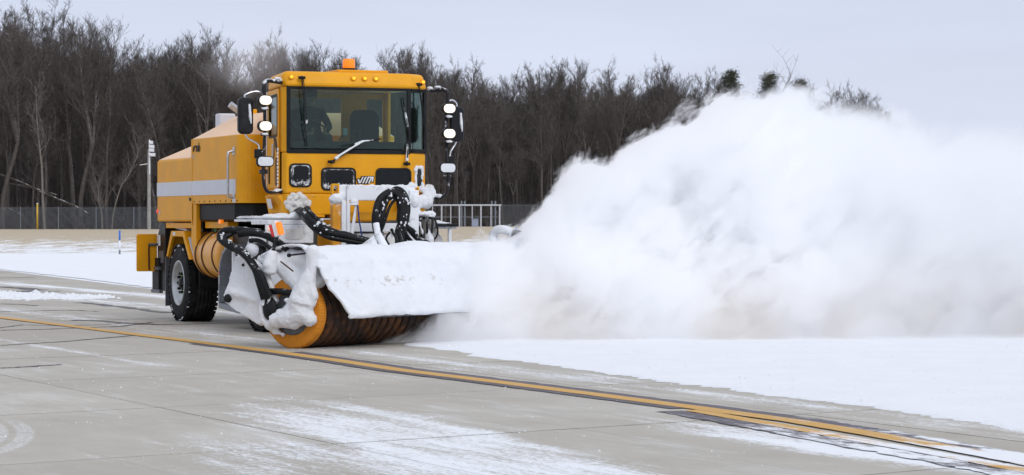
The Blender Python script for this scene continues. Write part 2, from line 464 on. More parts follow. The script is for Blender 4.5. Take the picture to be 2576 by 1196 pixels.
# sweeper tyre print in the near left corner
tx = (y-18.6)
arc = x-(-3.58)+tx*tx*.07+((tx.max(0.0))*.04)
t1 = (1.0-(arc.abs()-.05).sstep(.0, .035)); t2 = (1.0-((arc+.20).abs()-.05).sstep(.0, .035))
tp = (t1.max(t2))*(n_sp.sstep(.38, .6))*(1.0-y.sstep(20.2, 21.4))*.42
c = pm.mix(thin.max(dust).max(tp).sat(), c, SNOWC)
pm.set('Base Color', c); pm.set('Roughness', .75-thin*0.0)
pm.bump(n_fine*.5+dust*.6, .006, .7)
jm = Mat('joint_filler'); jm.pos(); jn = jm.noise(6, 4)
jm.set('Base Color', jm.mix(jn.sstep(.35, .65), (.15, .14, .125), (.33, .32, .29))); jm.set('Roughness', .8)

mb = MB(); pav_poly = [(-60, -5), (-60, 190), (-55, 190)]
# edge line of the pavement on the far side and its base sheet
E0, E1 = Vector((-50.6, 180.0)), Vector((9.6, 10.0))
mb.add([(-60, 5, -.004), (12, 5, -.004), (9.6, 10, -.004), (-50.6, 180, -.004), (-90, 180, -.004), (-90, 5, -.004)], [(0, 1, 2, 3, 4, 5)])
pav = mb.build('pavement', jm.m); tag(pav, 'pale concrete taxiway with sealed joints and blown snow', kind='structure')
def clip_poly(poly, a, b, c_):     # keep a*x+b*y <= c
    out = []
    for i in range(len(poly)):
        P, Q = poly[i], poly[(i+1) % len(poly)]
        dp, dq_ = a*P[0]+b*P[1]-c_, a*Q[0]+b*Q[1]-c_
        if dp <= 0: out.append(P)
        if dp*dq_ < 0:
            t = dp/(dp-dq_); out.append((P[0]+(Q[0]-P[0])*t, P[1]+(Q[1]-P[1])*t))
    return out
SL, SW = 4.05, 4.6
q_j = pq(*flat_pt(767, 1102))[1]               # the longitudinal joint seen in the near left
t_o = Vector(flat_pt(0, 1046))                 # a transverse joint at the left edge
ed = (E1-E0).normalized(); en = Vector((ed.y, -ed.x)); en = -en if en.x < 0 else en
SKIP = [0]
for i in range(-7, 4):
    for j in range(-3, 30):
        # corner = intersection of joint q and transverse line
        def corner(ii, jj):
            qq = q_j+ii*SW
            o_ = t_o+PE*SL*jj*(1.0 if jj < 4 else 1.12)
            k = (qq-o_.dot(QN))/JT.dot(QN); P = o_+JT*k; return P
        cs = [corner(i, j), corner(i+1, j), corner(i+1, j+1), corner(i, j+1)]
        if min(P.y for P in cs) < 9 or max(P.y for P in cs) > 110: continue
        cx, cy = sum(P.x for P in cs)/4, sum(P.y for P in cs)/4
        if abs(cx) > cy*.36+5: continue
        g_ = .008+.0004*cy
        ctr = Vector((cx, cy)); poly = []
        for k, P in enumerate(cs):
            sgn = (1, 1) if k == 0 else (-1, 1) if k == 1 else (-1, -1) if k == 2 else (1, -1)
            poly.append(tuple(P+JT*(sgn[0]*.011)+PE*(sgn[1]*(.012+.0006*cy))))
        poly = clip_poly(poly, en.x, en.y, en.dot(E1)-.05)
        if len(poly) < 3: continue
        mb = MB(); mb.prism([(a-cx, b-cy) for a, b in poly], 'z', -.05, 0.0)
        o = mb.build('slab', pm.m, pav); o.location = (cx, cy, rnd.uniform(-.0012, .0012))

# tar sealed cracks and dark joints (thin sheets on the slabs)
sm_ = Mat('crack_seal'); sm_.pos(); sn = sm_.noise(14, 5, .7)
sm_.set('Base Color', sm_.mix(sn.sstep(.45, .7), (.045, .045, .05), (.30, .29, .27))); sm_.set('Roughness', .6)
def strip(name, pix, w, mat, zz, parent=None, jit=0.0, sub=6):
    pts = []
    for a, b in zip(pix[:-1], pix[1:]):
        A, B = Vector(flat_pt(*a)), Vector(flat_pt(*b))
        for k in range(sub): pts.append(A.lerp(B, k/sub))
    pts.append(Vector(flat_pt(*pix[-1])))
    vs = []; n = len(pts)
    for i, P in enumerate(pts):
        d = (pts[min(i+1, n-1)]-pts[max(i-1, 0)]).normalized(); nn_ = Vector((-d.y, d.x))
        ww = w*(1+jit*rnd.uniform(-1, 1)); P = P+nn_*jit*w*rnd.uniform(-1, 1)
        vs += [(P.x+nn_.x*ww/2, P.y+nn_.y*ww/2, zz), (P.x-nn_.x*ww/2, P.y-nn_.y*ww/2, zz)]
    m_ = MB(); m_.add(vs, [(2*i, 2*i+1, 2*i+3, 2*i+2) for i in range(n-1)])
    return m_.build(name, mat, parent)
for pix, w in ([[(0, 927), (60, 924), (156, 918)], .07],
               [[(0, 870), (150, 861), (362, 843)], .07],
               [[(0, 832), (120, 829), (300, 822), (385, 812)], .10],
               [[(-20, 828), (60, 818), (160, 821), (300, 815)], .06],
               [[(180, 806), (250, 808), (320, 814), (400, 818)], .16],
               [[(0, 785), (170, 781), (250, 784)], .10],
               [[(200, 762), (240, 766), (330, 776), (425, 788)], .22],
               [[(0, 722), (60, 726), (95, 731), (60, 735)], .35],
               [[(0, 765), (60, 767), (90, 770)], .12],
               [[(0, 742), (70, 738), (150, 733)], .12],
               [[(385, 818), (520, 815), (640, 813)], .10],
               [[(0, 700), (90, 698)], .2]):
    strip('crack_sealant', pix, w, sm_.m, .0055, pav, jit=.35, sub=10)

# yellow guide line with dark borders
YL = [(-900, 716), (-600, 738), (-260, 772), (0, 800), (170, 821), (340, 843), (520, 865), (700, 888), (850, 909), (1000, 932), (1250, 963), (1500, 995), (1750, 1028), (2000, 1062), (2200, 1096), (2400, 1132), (2576, 1165), (2800, 1212)]
def paint(name, col, lo, thr):
    m = Mat(name); x, y, z = m.pos(); p = x*PE.x+y*PE.y; q = x*QN.x+y*QN.y
    a = m.noise(9, 7, .75, v=m.comb(p*.3, q, 0.0)); b = m.noise(40, 4, .7); cc = m.noise(1.3, 5, .6, v=m.comb(p*.3, q, 0.0))
    c = m.mix((b*.5+a*.5).sstep(.40, .62)*.55, col, lo)
    # driven snow over the paint nearer the camera
    f = (a*.8+cc*.8-y.sstep(17.0, 26.0)*.44+.03-((cc-.5).abs()*.2)).sstep(.68, .84)
    c = m.mix(f, c, SNOWC); m.set('Base Color', c); m.set('Roughness', .6)
    # worn edge
    wear = (a+b*.3).sstep(thr, thr+.06)
    m.set('Alpha', 1.0-wear*.8)
    return m.m
ymat = paint('yellow_paint', (.62, .32, .028), (.50, .36, .17), .80)
kmat = paint('dark_paint', (.065, .055, .072), (.16, .14, .15), .80)
def offs(pix, d):      # shift a pixel polyline sideways by d metres along QN
    out = []
    for a in pix:
        P = Vector(flat_pt(*a))+QN*d; out.append((1288+FPX*P.x/P.y, HZ+FPX*EYE/P.y))
    return out
yl = strip('guide_line', YL, .225, ymat, .010, None, jit=.02, sub=8)
tag(yl, 'yellow painted taxiway guide line curving past the broom', kind='structure')
far_k = offs(YL[7:], .20); near_k = offs(YL[6:13], -.18)
strip('line_border', far_k, .20, kmat, .007, yl, jit=.10, sub=10)
strip('line_border', near_k, .14, kmat, .0075, yl, jit=.10, sub=10)
YL2 = [(1740, 1034), (1900, 1062), (2000, 1080), (2200, 1117), (2400, 1152), (2576, 1186), (2800, 1236)]
strip('line_fork', YL2, .17, ymat, .0088, yl, jit=.03, sub=10)
strip('line_border', offs(YL2, -.21), .24, kmat, .0065, yl, jit=.10, sub=10)

# unswept snow on the right of the truck, its edge combed by the wind
import numpy as np
def poly_len(P): return [0]+list(np.cumsum([(Vector(P[i+1])-Vector(P[i])).length for i in range(len(P)-1)]))
edge = [(-50.0, 179.0), (-17.0, 85.6), (-12.2, 72.6), (-8.6, 61.9), (-3.0, 46.2), (0.45, 37.4), (-.9, 35.2), (-1.45, 33.75), (-.55, 31.4), (.25, 29.2), (.89, 27.3), (1.75, 25.4), (2.59, 23.6), (3.35, 21.6), (3.94, 19.9), (4.5, 18.0), (5.2, 15.0), (6.2, 11.0)]
cum = poly_len(edge); S = []; t = 0
while t < cum[-1]:
    S.append(t); i = max(k for k in range(len(cum)) if cum[k] <= t); yv = edge[min(i, len(edge)-1)][1]
    t += .05 if yv < 30 else .25
pts = []
for t in S:
    i = max(k for k in range(len(cum)-1) if cum[k] <= t); f = (t-cum[i])/(cum[i+1]-cum[i])
    P = Vector(edge[i]).lerp(Vector(edge[i+1]), f)
    n_ = mnoise.fractal(Vector((t*.55, 3.3, 0)), 1.0, 2.0, 5)*.22+mnoise.fractal(Vector((t*3, 9.3, 0)), 1.0, 2.0, 4)*.10+abs(mnoise.noise(Vector((t*7, 1.3, 0))))**2*.5
    if P.y < 33: P = P+Vector((.25, .07))*n_*2.0 + Vector((.35, -.04))*n_
    else: P = P+Vector((1, .3))*n_*.6
    pts.append(P)
offs_d = [0, .05, .12, .25, .5, .9, 1.4, 2.2, 3.2, 4.5, 6.5, 9, 13, 20, 32, 60]
vs = []; nd = len(offs_d)
for P in pts:
    for k, d in enumerate(offs_d):
        xx = P.x+d; h = .0 if k == 0 else .016+.010*min(1, d)
        if 0 < d: h += .014*mnoise.fractal(Vector((xx*1.7, P.y*1.7, 0)), 1.0, 2.0, 4)*min(1, d*2)
        vs.append((xx, P.y, .001 if k == 0 else max(h, .006)))
mb = MB(); mb.add(vs, [(j*nd+i, (j+1)*nd+i, (j+1)*nd+i+1, j*nd+i+1) for j in range(len(pts)-1) for i in range(nd-1)], True)
snm = Mat('field_snow'); snm.pos(); a = snm.noise(14, 8, .7); b = snm.noise(1.2, 5); d = snm.noise(60, 3)
c = snm.mix(b.sstep(.3, .8), (.85, .87, .915), (.89, .905, .935)); c = snm.mix((a*.6+d*.4).sstep(.60, .68)*.40, c, (.58, .55, .51))
snm.set('Base Color', c); snm.set('Roughness', .85); b3_ = snm.noise(4.0, 6, .7); snm.bump(a*.6+d*.2+b3_*1.0, .035, .8)
tag(mb.build('snow_cover', snm.m), 'smooth unswept snow covering the pavement right of the line', kind='structure')

# clods and grit thrown on the snow, and a scraped snow patch at the left
mb = MB()
def clod(mb, x, y, z, r):
    n = 6; vs = [(x, y, z+r*rnd.uniform(.5, .9))]
    for k in range(n):
        t = 2*math.pi*k/n; q_ = r*rnd.uniform(.7, 1.3); vs.append((x+q_*math.cos(t), y+q_*math.sin(t), z-.004))
    mb.add(vs, [(0, 1+k, 1+(k+1) % n) for k in range(n)])
for k in range(1500):
    yv = 18+16*rnd.random()**.8; i = min(range(len(edge)), key=lambda s_: abs(edge[s_][1]-yv) if edge[s_][1] < 34 else 99)
    xv = edge[i][0]+.5+rnd.random()**1.2*7
    if xv > yv*.23+1: continue
    clod(mb, xv, yv, .014, rnd.choice([.010, .012, .016, .020, .03]) * rnd.uniform(.7, 1.4))
tag(mb.build('snow_clods', 'snow', recalc=False), 'small lumps of snow scattered on the unswept snow', kind='stuff')
mb = MB()
for k in range(500):
    yv = 17+22*rnd.random(); xv = rnd.uniform(-.2, .16)*yv
    if xv > np.interp(yv, [15, 19.9, 23.6, 27.3, 33.7], [5.2, 3.9, 2.6, .9, -1.4])-.1: continue
    clod(mb, xv, yv, .003, rnd.choice([.004, .005, .007, .010])*rnd.uniform(.7, 1.3))
tag(mb.build('snow_crumbs', 'snow', recalc=False), 'scattered crumbs of snow on the swept concrete', kind='stuff')
mb = MB()
for k in range(1400):
    u_ = rnd.random(); a = Vector(flat_pt(-60, 746)).lerp(Vector(flat_pt(250, 750)), u_)
    wv = 2.2*(1-u_*.6)*rnd.gauss(0, .5)
    clod(mb, a.x+rnd.gauss(0, .2), a.y+wv, .004, rnd.uniform(.03, .12)*(1-.4*u_))
tag(mb.build('snow_patch', 'snow', recalc=False), 'crusty patch of broken snow on the pavement at left', kind='stuff')

# ================================================================ WOOD BEHIND THE FIELD
bark = Mat('bark'); x, y, z = bark.pos('obj'); nb = bark.noise(3.0, 6, .7, v=bark.comb(x*3, y*3, z*.5)); n2 = bark.noise(7, 5, .75)
nx, ny, nzv = bark.nrm()
c = bark.mix(nb.sstep(.3, .7), (.054, .047, .042), (.132, .116, .106))
frost = (n2*.9+nx*.30-ny*.06+nzv*.22).sstep(.76, .88)*.8
oi = bark.nt.nodes.new('ShaderNodeObjectInfo')
bark.set('Base Color', bark.mix(frost, c, (.62, .63, .68))); bark.set('Roughness', .9)
twig = Mat('twig_bark'); twig.pos('obj'); nt_ = twig.noise(2.0, 4)
nx, ny, nzv = twig.nrm(); n3 = twig.noise(3.1, 4, .7)
c = twig.mix(nt_.sstep(.35, .65), (.072, .062, .056), (.132, .115, .105))
twig.set('Base Color', twig.mix((n3+nzv*.16).sstep(.72, .86)*.5, c, (.5, .51, .55))); twig.set('Roughness', .9)
pale = Mat('pale_bark'); pale.pos('obj'); np_ = pale.noise(9, 5, .7)
pale.set('Base Color', pale.mix(np_.sstep(.35, .65), (.13, .115, .10), (.27, .245, .225))); pale.set('Roughness', .9)

class Fast:
    """quick triangle tubes"""
    def __init__(s): s.v, s.f = [], []
    def seg(s, pts, rads, n=3):
        base = len(s.v); m_ = len(pts)
        d = (pts[-1]-pts[0]); d = d.normalized() if d.length > 1e-6 else Vector((0, 0, 1))
        u = d.orthogonal().normalized(); w = d.cross(u)
        cs = [(math.cos(2*math.pi*k/n), math.sin(2*math.pi*k/n)) for k in range(n)]
        for P, r_ in zip(pts, rads):
            for a, b in cs: s.v.append((P.x+(u.x*a+w.x*b)*r_, P.y+(u.y*a+w.y*b)*r_, P.z+(u.z*a+w.z*b)*r_))
        for i in range(m_-1):
            for k in range(n):
                s.f.append((base+i*n+k, base+i*n+(k+1) % n, base+(i+1)*n+(k+1) % n, base+(i+1)*n+k))
    def mesh(s, name, mat, smooth=False):
        me = bpy.data.meshes.new(name); me.from_pydata(s.v, [], s.f); me.materials.append(mat)
        if smooth: me.polygons.foreach_set('use_smooth', [True]*len(s.f))
        me.update(); return me
def limb(rg, P, d, L, r0, segs, wig, up):
    pts = [P.copy()]; dd = d.normalized()
    for k in range(segs):
        dd = (dd+Vector((rg.gauss(0, wig), rg.gauss(0, wig), rg.gauss(0, wig)+up))).normalized()
        pts.append(pts[-1]+dd*L/segs)
    return pts
def make_tree(seed, H, r0, base, spread, n1, dens=1.0, wob=.03, fork=0, steep=.9):
    rg = random.Random(seed); T, C_ = Fast(), Fast()
    leaders = []
    def stem(P, d, L, r, up):
        pts = limb(rg, P, d, L, r, 9, wob, up)
        rads = [r*(1-.86*(i/9)**.9) for i in range(10)]
        T.seg(pts, rads, 7); leaders.append((pts, rads, L))
    lean = Vector((rg.uniform(-.04, .04), rg.uniform(-.04, .04), 1))
    if fork:
        pts = limb(rg, Vector((0, 0, -.3)), lean, H*.45, r0, 5, wob, .02)
        T.seg(pts, [r0*(1-.3*i/5) for i in range(6)], 7)
        for k in range(fork):
            a = 2*math.pi*(k/fork)+rg.random()
            stem(pts[-1], Vector((math.cos(a)*.32, math.sin(a)*.32, 1)), H*.56, r0*.62, .03)
    else: stem(Vector((0, 0, -.3)), lean, H, r0, .02)
    def interp(pts, t):
        t = t*(len(pts)-1); i = min(int(t), len(pts)-2); return pts[i].lerp(pts[i+1], t-i)
    for (pts, rads, L) in leaders:
        nb_ = int(n1/len(leaders)**.6)
        for b in range(nb_):
            t = base+(1-base)*(b+rg.random())/nb_ if not fork else .15+.85*(b+rg.random())/nb_
            P = interp(pts, min(t, .99)); az = rg.random()*6.283
            reach = spread*(1-.52*max(0, (t-base))/(1-base+1e-6))*rg.uniform(.6, 1.15)
            d = Vector((math.cos(az), math.sin(az), steep*rg.uniform(.6, 1.5)))
            rr = max(.03, r0*.30*(1-t*.65))
            bp = limb(rg, P, d, reach, rr, 5, .13, .10)
            T.seg(bp, [rr*(1-.75*i/5) for i in range(6)], 4)
            for s2 in range(int(6*dens)):
                t2 = rg.uniform(.2, 1.0); P2 = interp(bp, t2)
                d2 = (bp[-1]-bp[0]).normalized()*.8+Vector((rg.gauss(0, .65), rg.gauss(0, .65), rg.gauss(.35, .45)))
                L2 = reach*rg.uniform(.25, .55); r2 = rr*.36
                b2 = limb(rg, P2, d2, L2, r2, 3, .16, .12)
                C_.seg(b2, [r2, r2*.8, r2*.6, r2*.4], 3)
                for s3 in range(int(5*dens)):
                    P3 = interp(b2, rg.uniform(.15, 1)); d3 = (b2[-1]-b2[0]).normalized()+Vector((rg.gauss(0, .6), rg.gauss(0, .6), rg.gauss(.3, .45)))
                    L3 = L2*rg.uniform(.3, .7); b3 = limb(rg, P3, d3, L3, .01, 2, .2, .12)
                    C_.seg(b3, [.012, .009, .006], 3)
                    for s4 in range(int(3*dens)):
                        P4 = interp(b3, rg.uniform(.1, 1)); d4 = (b3[-1]-b3[0]).normalized()+Vector((rg.gauss(0, .6), rg.gauss(0, .6), rg.gauss(.3, .4)))
                        C_.seg([P4, P4+d4.normalized()*L3*rg.uniform(.35, .9)], [.008, .004], 3)
    return T.mesh('trunk', bark.m, True), C_.mesh('crown', twig.m)
VAR = [make_tree(11, 22, .24, .42, 4.0, 32, wob=.035, steep=1.3), make_tree(12, 22, .19, .45, 3.4, 30, wob=.05, steep=1.7), make_tree(13, 22, .28, .36, 4.4, 36, fork=2, wob=.05, steep=1.3),
       make_tree(14, 22, .16, .5, 3.4, 26, wob=.04, steep=1.5), make_tree(15, 22, .30, .38, 4.8, 34, fork=3, wob=.06, steep=1.3), make_tree(16, 22, .21, .33, 4.0, 36, wob=.06, steep=1.0),
       make_tree(17, 22, .22, .14, 4.0, 44, wob=.05, steep=1.2)]
PROF = [(-400, 60), (-100, 40), (0, 28), (40, 30), (100, 50), (200, 65), (290, 90), (330, 112), (370, 78), (420, 100), (460, 85), (500, 100), (560, 128), (620, 150), (660, 120), (700, 90), (760, 135), (850, 98), (930, 150), (1000, 132), (1080, 120), (1160, 130),
        (1250, 150), (1300, 160), (1400, 138), (1450, 168), (1550, 165), (1650, 158), (1700, 176), (1800, 180), (1900, 186), (2000, 200), (2200, 238), (2400, 300), (3200, 330)]
def top_z(x, y):
    px = 1288+FPX*x/y
    return (EYE+(HZ-np.interp(px, [a for a, b in PROF], [b for a, b in PROF]))*y/FPX)*np.interp(px, [300, 900], [1.0, .945])
def put_tree(i, x, y, h, name='bare_tree', label=None, cat='tree', group=None, sxy=None):
    T, C_ = VAR[i]; e_ = empty(name, (x, y, ground_z(x, y)), rnd.random()*6.28)
    s_ = h/22; e_.scale = (s_*(sxy or 1), s_*(sxy or 1), s_)
    for me, nm in ((T, 'trunk'), (C_, 'crown')):
        o = bpy.data.objects.new(nm, me); scn.collection.objects.link(o); o.parent = e_
    tag(e_, label, cat, group); return e_
n_t = 0; rows = [(264.5, 3.0), (268, 2.7), (272, 2.7), (276.5, 2.8), (281.5, 2.9), (287, 3.0), (293, 3.2)]
GRP = 'bare trees of the wood'
LB = 'bare dark deciduous tree standing in the dense winter wood behind the fence'
for (yr, sp) in rows:
    xx = -yr*.20-3+rnd.random()*2
    while xx < yr*.146 and n_t < 298:
        yv = yr+rnd.uniform(-2, 2); hmax = top_z(xx, yv)-ground_z(xx, yv)
        front = yr < 270
        h = hmax*rnd.uniform(.66, .95)
        if rnd.random() < .42: h = hmax*rnd.uniform(.92, 1.03)
        if front and rnd.random() < .35: h = hmax*rnd.uniform(.35, .6)
        px = 1288+FPX*xx/yv; pt = HZ-(h+ground_z(xx, yv)-EYE)*FPX/yv
        lim = np.interp(px, [390, 400, 470, 480, 600, 690, 700, 1065, 1070, 1340, 1450, 1600, 1700, 1850, 1930, 2200, 2576], [600, 380, 330, 290, 240, 220, 175, 185, 600, 560, 430, 350, 290, 230, 215, 290, 350])-12
        if pt > lim: xx += sp*.4; continue
        v_ = rnd.randrange(7)
        size = 'tall' if h > hmax*.88 else 'middling' if h > hmax*.72 else 'low'
        form = {0: 'straight', 1: 'upright', 2: 'twin-stemmed', 3: 'slender', 4: 'forked', 5: 'broad-crowned', 6: 'low-branching'}[v_]
        rown = 'foremost' if yv < 266.5 else 'front-row' if yv < 272 else 'mid-row' if yv < 283 else 'back-row'
        spot = 'at the far left edge of the picture' if px < 90 else 'beside the pale barked tree' if px < 170 else 'just right of the pale barked tree' if px < 250 else 'left of the light pole' if px < 340 else 'by the light pole' if px < 400 else \
               'above the rear engine housing' if px < 480 else 'above the higher engine housing' if px < 560 else 'above the exhaust stack' if px < 630 else 'above the left mirror' if px < 700 else 'over the left half of the cab roof' if px < 880 else 'over the right half of the cab roof' if px < 1070 else \
               'beside the right mirror' if px < 1150 else 'above the pipe gate' if px < 1262 else 'just right of the pipe gate' if px < 1350 else 'left of the snow cloud' if px < 1440 else 'over the lower cloud edge' if px < 1540 else 'over the rising edge of the snow cloud' if px < 1640 else 'left of the pines above the cloud' if px < 1820 else \
               'among the pines above the cloud' if px < 2040 else 'fading out over the right of the cloud'
        put_tree(v_, xx, yv, h, label='%s %s %s bare tree %s' % (size, rown, form, spot), group=GRP, sxy=min(1.25, 20/h) if h < 14 else 1.0); n_t += 1
        xx += sp*rnd.uniform(.55, 1.45)
# the rest of the wood: one mass, scattered instances of the same trees
pv = []; hv = []; iv = []; rv_ = []
for yr in range(298, 425, 5):
    xx = -yr*.30
    while xx < yr*.148:
        yv = yr+rnd.uniform(-2.5, 2.5); hmax = top_z(xx, yv)-ground_z(xx, yv)
        pv.append((xx, yv, ground_z(xx, yv))); hv.append(hmax*rnd.uniform(.60, .90)/22); iv.append(rnd.randrange(7)); rv_.append(rnd.random()*6.28)
        xx += 3.4*rnd.uniform(.6, 1.4)
for k in range(1500):     # undergrowth trees filling the wood between the trunks
    yv = rnd.uniform(272, 420); xx = rnd.uniform(-.235, .148)*yv; pv.append((xx, yv, ground_z(xx, yv))); hv.append(rnd.uniform(.22, .50)); iv.append(rnd.choice([5, 6, 6])); rv_.append(rnd.random()*6.28)
me = bpy.data.meshes.new('deep_wood'); me.from_pydata(pv, [], [])
for nm, ty, vals in (('sc', 'FLOAT', hv), ('idx', 'INT', iv), ('rot', 'FLOAT', rv_)):
    at = me.attributes.new(nm, ty, 'POINT'); at.data.foreach_set('value', vals)
wood = bpy.data.objects.new('deep_wood', me); scn.collection.objects.link(wood)
tag(wood, 'deeper part of the bare wood fading into one dark mass', kind='stuff')
def gn_scatter(obj, meshes):
    ng = bpy.data.node_groups.new('scatter', 'GeometryNodeTree')
    ng.interface.new_socket('Geometry', in_out='INPUT', socket_type='NodeSocketGeometry')
    ng.interface.new_socket('Geometry', in_out='OUTPUT', socket_type='NodeSocketGeometry')
    N = ng.nodes; gi = N.new('NodeGroupInput'); go = N.new('NodeGroupOutput')
    jj = N.new('GeometryNodeJoinGeometry')
    for srcs in meshes[::-1]:
        jn_ = N.new('GeometryNodeJoinGeometry')
        for s_ in srcs:
            oi_ = N.new('GeometryNodeObjectInfo'); oi_.inputs['Object'].default_value = s_
            ng.links.new(oi_.outputs['Geometry'], jn_.inputs[0])
        g1 = N.new('GeometryNodeGeometryToInstance'); ng.links.new(jn_.outputs[0], g1.inputs[0])
        ng.links.new(g1.outputs[0], jj.inputs[0])
    iop = N.new('GeometryNodeInstanceOnPoints'); iop.inputs['Pick Instance'].default_value = True
    ng.links.new(gi.outputs[0], iop.inputs['Points']); ng.links.new(jj.outputs[0], iop.inputs['Instance'])
    def attr(nm, ty):
        a = N.new('GeometryNodeInputNamedAttribute'); a.data_type = ty; a.inputs['Name'].default_value = nm
        return next(q for q in a.outputs if q.enabled and q.name == 'Attribute')
    ng.links.new(attr('idx', 'INT'), iop.inputs['Instance Index'])
    cx_ = N.new('ShaderNodeCombineXYZ'); ng.links.new(attr('rot', 'FLOAT'), cx_.inputs[2]); ng.links.new(cx_.outputs[0], iop.inputs['Rotation'])
    ng.links.new(attr('sc', 'FLOAT'), iop.inputs['Scale'])
    ng.links.new(iop.outputs[0], go.inputs[0])
    obj.modifiers.new('scatter', 'NODES').node_group = ng
src = []
for i in range(7):     # the source objects are the trunk and crown of real trees of each variant
    src.append([next(o for o in scn.objects if o.type == 'MESH' and o.data == VAR[i][k]) for k in (0, 1)])
gn_scatter(wood, src)

# brush along the wood's edge
F_ = Fast(); rg = random.Random(9)
for k in range(2600):
    xx = rg.uniform(-62, 46); yv = rg.uniform(262.5, 285); P = Vector((xx, yv, ground_z(xx, yv)-.1)); H_ = rg.uniform(.8, 3.6)
    for j in range(4):
        b = limb(rg, P, Vector((rg.gauss(0, .4), rg.gauss(0, .4), 1)), H_*rg.uniform(.5, 1), .02, 4, .15, .05)
        F_.seg(b, [.022, .018, .014, .010, .006], 3)
        for q_ in range(4):
            P2 = b[rg.randint(1, 4)]; F_.seg([P2, P2+Vector((rg.gauss(0, .4), rg.gauss(0, .4), rg.uniform(.1, .8)))], [.010, .005], 3)
br = bpy.data.objects.new('brush', F_.mesh('brush', twig.m)); scn.collection.objects.link(br)
tag(br, 'tangled leafless brush growing along the foot of the wood', kind='stuff')

# pale young tree at the left edge of the wood
PT = make_tree(31, 15, .17, .45, 3.4, 16, dens=.8, wob=.03, steep=1.4)
xx, yv = (113-1288)/FPX*262.5, 262.5
e_ = empty('pale_tree', (xx, yv, ground_z(xx, yv)))
for me, nm in zip(PT, ('trunk', 'crown')):
    me.materials.clear(); me.materials.append(pale.m); o = bpy.data.objects.new(nm, me); scn.collection.objects.link(o); o.parent = e_
tag(e_, 'slender pale barked tree standing in front of the dark wood at far left', 'tree')
# crooked pale saplings, one left, one leaning right of the truck
def sapling(px0, pts, r0, label, name='sapling'):
    Y = 262.0; P = [Vector(((a-px0)*Y/FPX, rnd.uniform(-.2, .2), (577-b)*Y/FPX)) for a, b in pts]
    X0 = (px0-1288)/FPX*Y; e_ = empty(name, (X0, Y, ground_z(X0, Y)))
    T = MB(); n = len(P)-1
    T.tube(P, r0, 7, rad=[r0*(1-.7*i/n) for i in range(n+1)], bez=4); T.build('trunk', pale.m, e_, recalc=False)
    F2 = Fast()
    for k in range(26):
        t = rnd.uniform(.35, 1)*n; i = min(int(t), n-1); Q = P[i].lerp(P[i+1], t-i)
        b = limb(rnd, Q, Vector((rnd.gauss(0, .6), rnd.gauss(0, .4), 1)), rnd.uniform(1, 3), .03, 4, .15, .05)
        F2.seg(b, [.035, .028, .02, .012, .008], 3)
        for j in range(5):
            Q2 = b[rnd.randint(1, 4)]; F2.seg([Q2, Q2+Vector((rnd.gauss(0, .4), rnd.gauss(0, .3), rnd.uniform(.2, 1)))], [.012, .006], 3)
    o = bpy.data.objects.new('crown', F2.mesh('crown', pale.m)); scn.collection.objects.link(o); o.parent = e_
    tag(e_, label, 'tree')
sapling(281, [(281, 577), (285, 540), (294, 505), (305, 470), (325, 440), (340, 405), (352, 370)], .09, 'crooked thin pale sapling leaning right near the light pole')
sapling(257, [(257, 577), (256, 540), (250, 508), (246, 468)], .10, 'short pale broken stem at the wood edge behind the fence')
sapling(1740, [(1640, 577), (1700, 520), (1790, 445), (1860, 385), (1900, 335), (1960, 250), (1990, 200)], .13, 'long pale bowed tree leaning right beside the snow cloud', 'leaning_tree')
sapling(1830, [(1690, 577), (1740, 520), (1800, 480), (1880, 425), (1940, 410)], .10, 'low snow dusted tree bending right beneath the bowed one', 'leaning_tree')
# fallen snow covered trunks at the left
def fallen(p0, p1, r, label, Y=266):
    r *= .48
    a = Vector(((p0[0]-1288)/FPX*Y, Y, EYE+(HZ-p0[1])*Y/FPX)); b = Vector(((p1[0]-1288)/FPX*Y, Y-1.5, EYE+(HZ-p1[1])*Y/FPX))
    mid = a.lerp(b, .5); e_ = empty('fallen_trunk', mid)
    m_ = MB(); m_.tube([a-mid, (a.lerp(b, .5)-mid)+Vector((0, 0, .12)), b-mid], r, 8, rad=[r, r*.85, r*.6], bez=4); m_.build('trunk', bark.m, e_, recalc=False)
    m_ = MB(); m_.tube([a-mid+Vector((0, -.05, r*.75)), (a.lerp(b, .5)-mid)+Vector((0, -.05, .12+r*.75)), b-mid+Vector((0, -.05, r*.6))], r*.55, 8, rad=[r*.6, r*.55, r*.4], bez=4); m_.build('snow_cap', 'fallen_snow', e_, recalc=False)
    tag(e_, label, 'fallen tree')
fallen((-30, 430), (110, 482), .17, 'upper fallen trunk with snow leaning across the wood at far left')
fallen((20, 462), (150, 492), .14, 'second fallen trunk with snow just under the upper one')
fallen((100, 484), (172, 514), .20, 'thick snowy fallen trunk left of the pale tree')
fallen((150, 504), (230, 540), .20, 'snowy fallen trunk reaching down toward the fence at left', 264.5)
fallen((-20, 512), (70, 545), .12, 'thin fallen trunk low at the left edge of the wood')
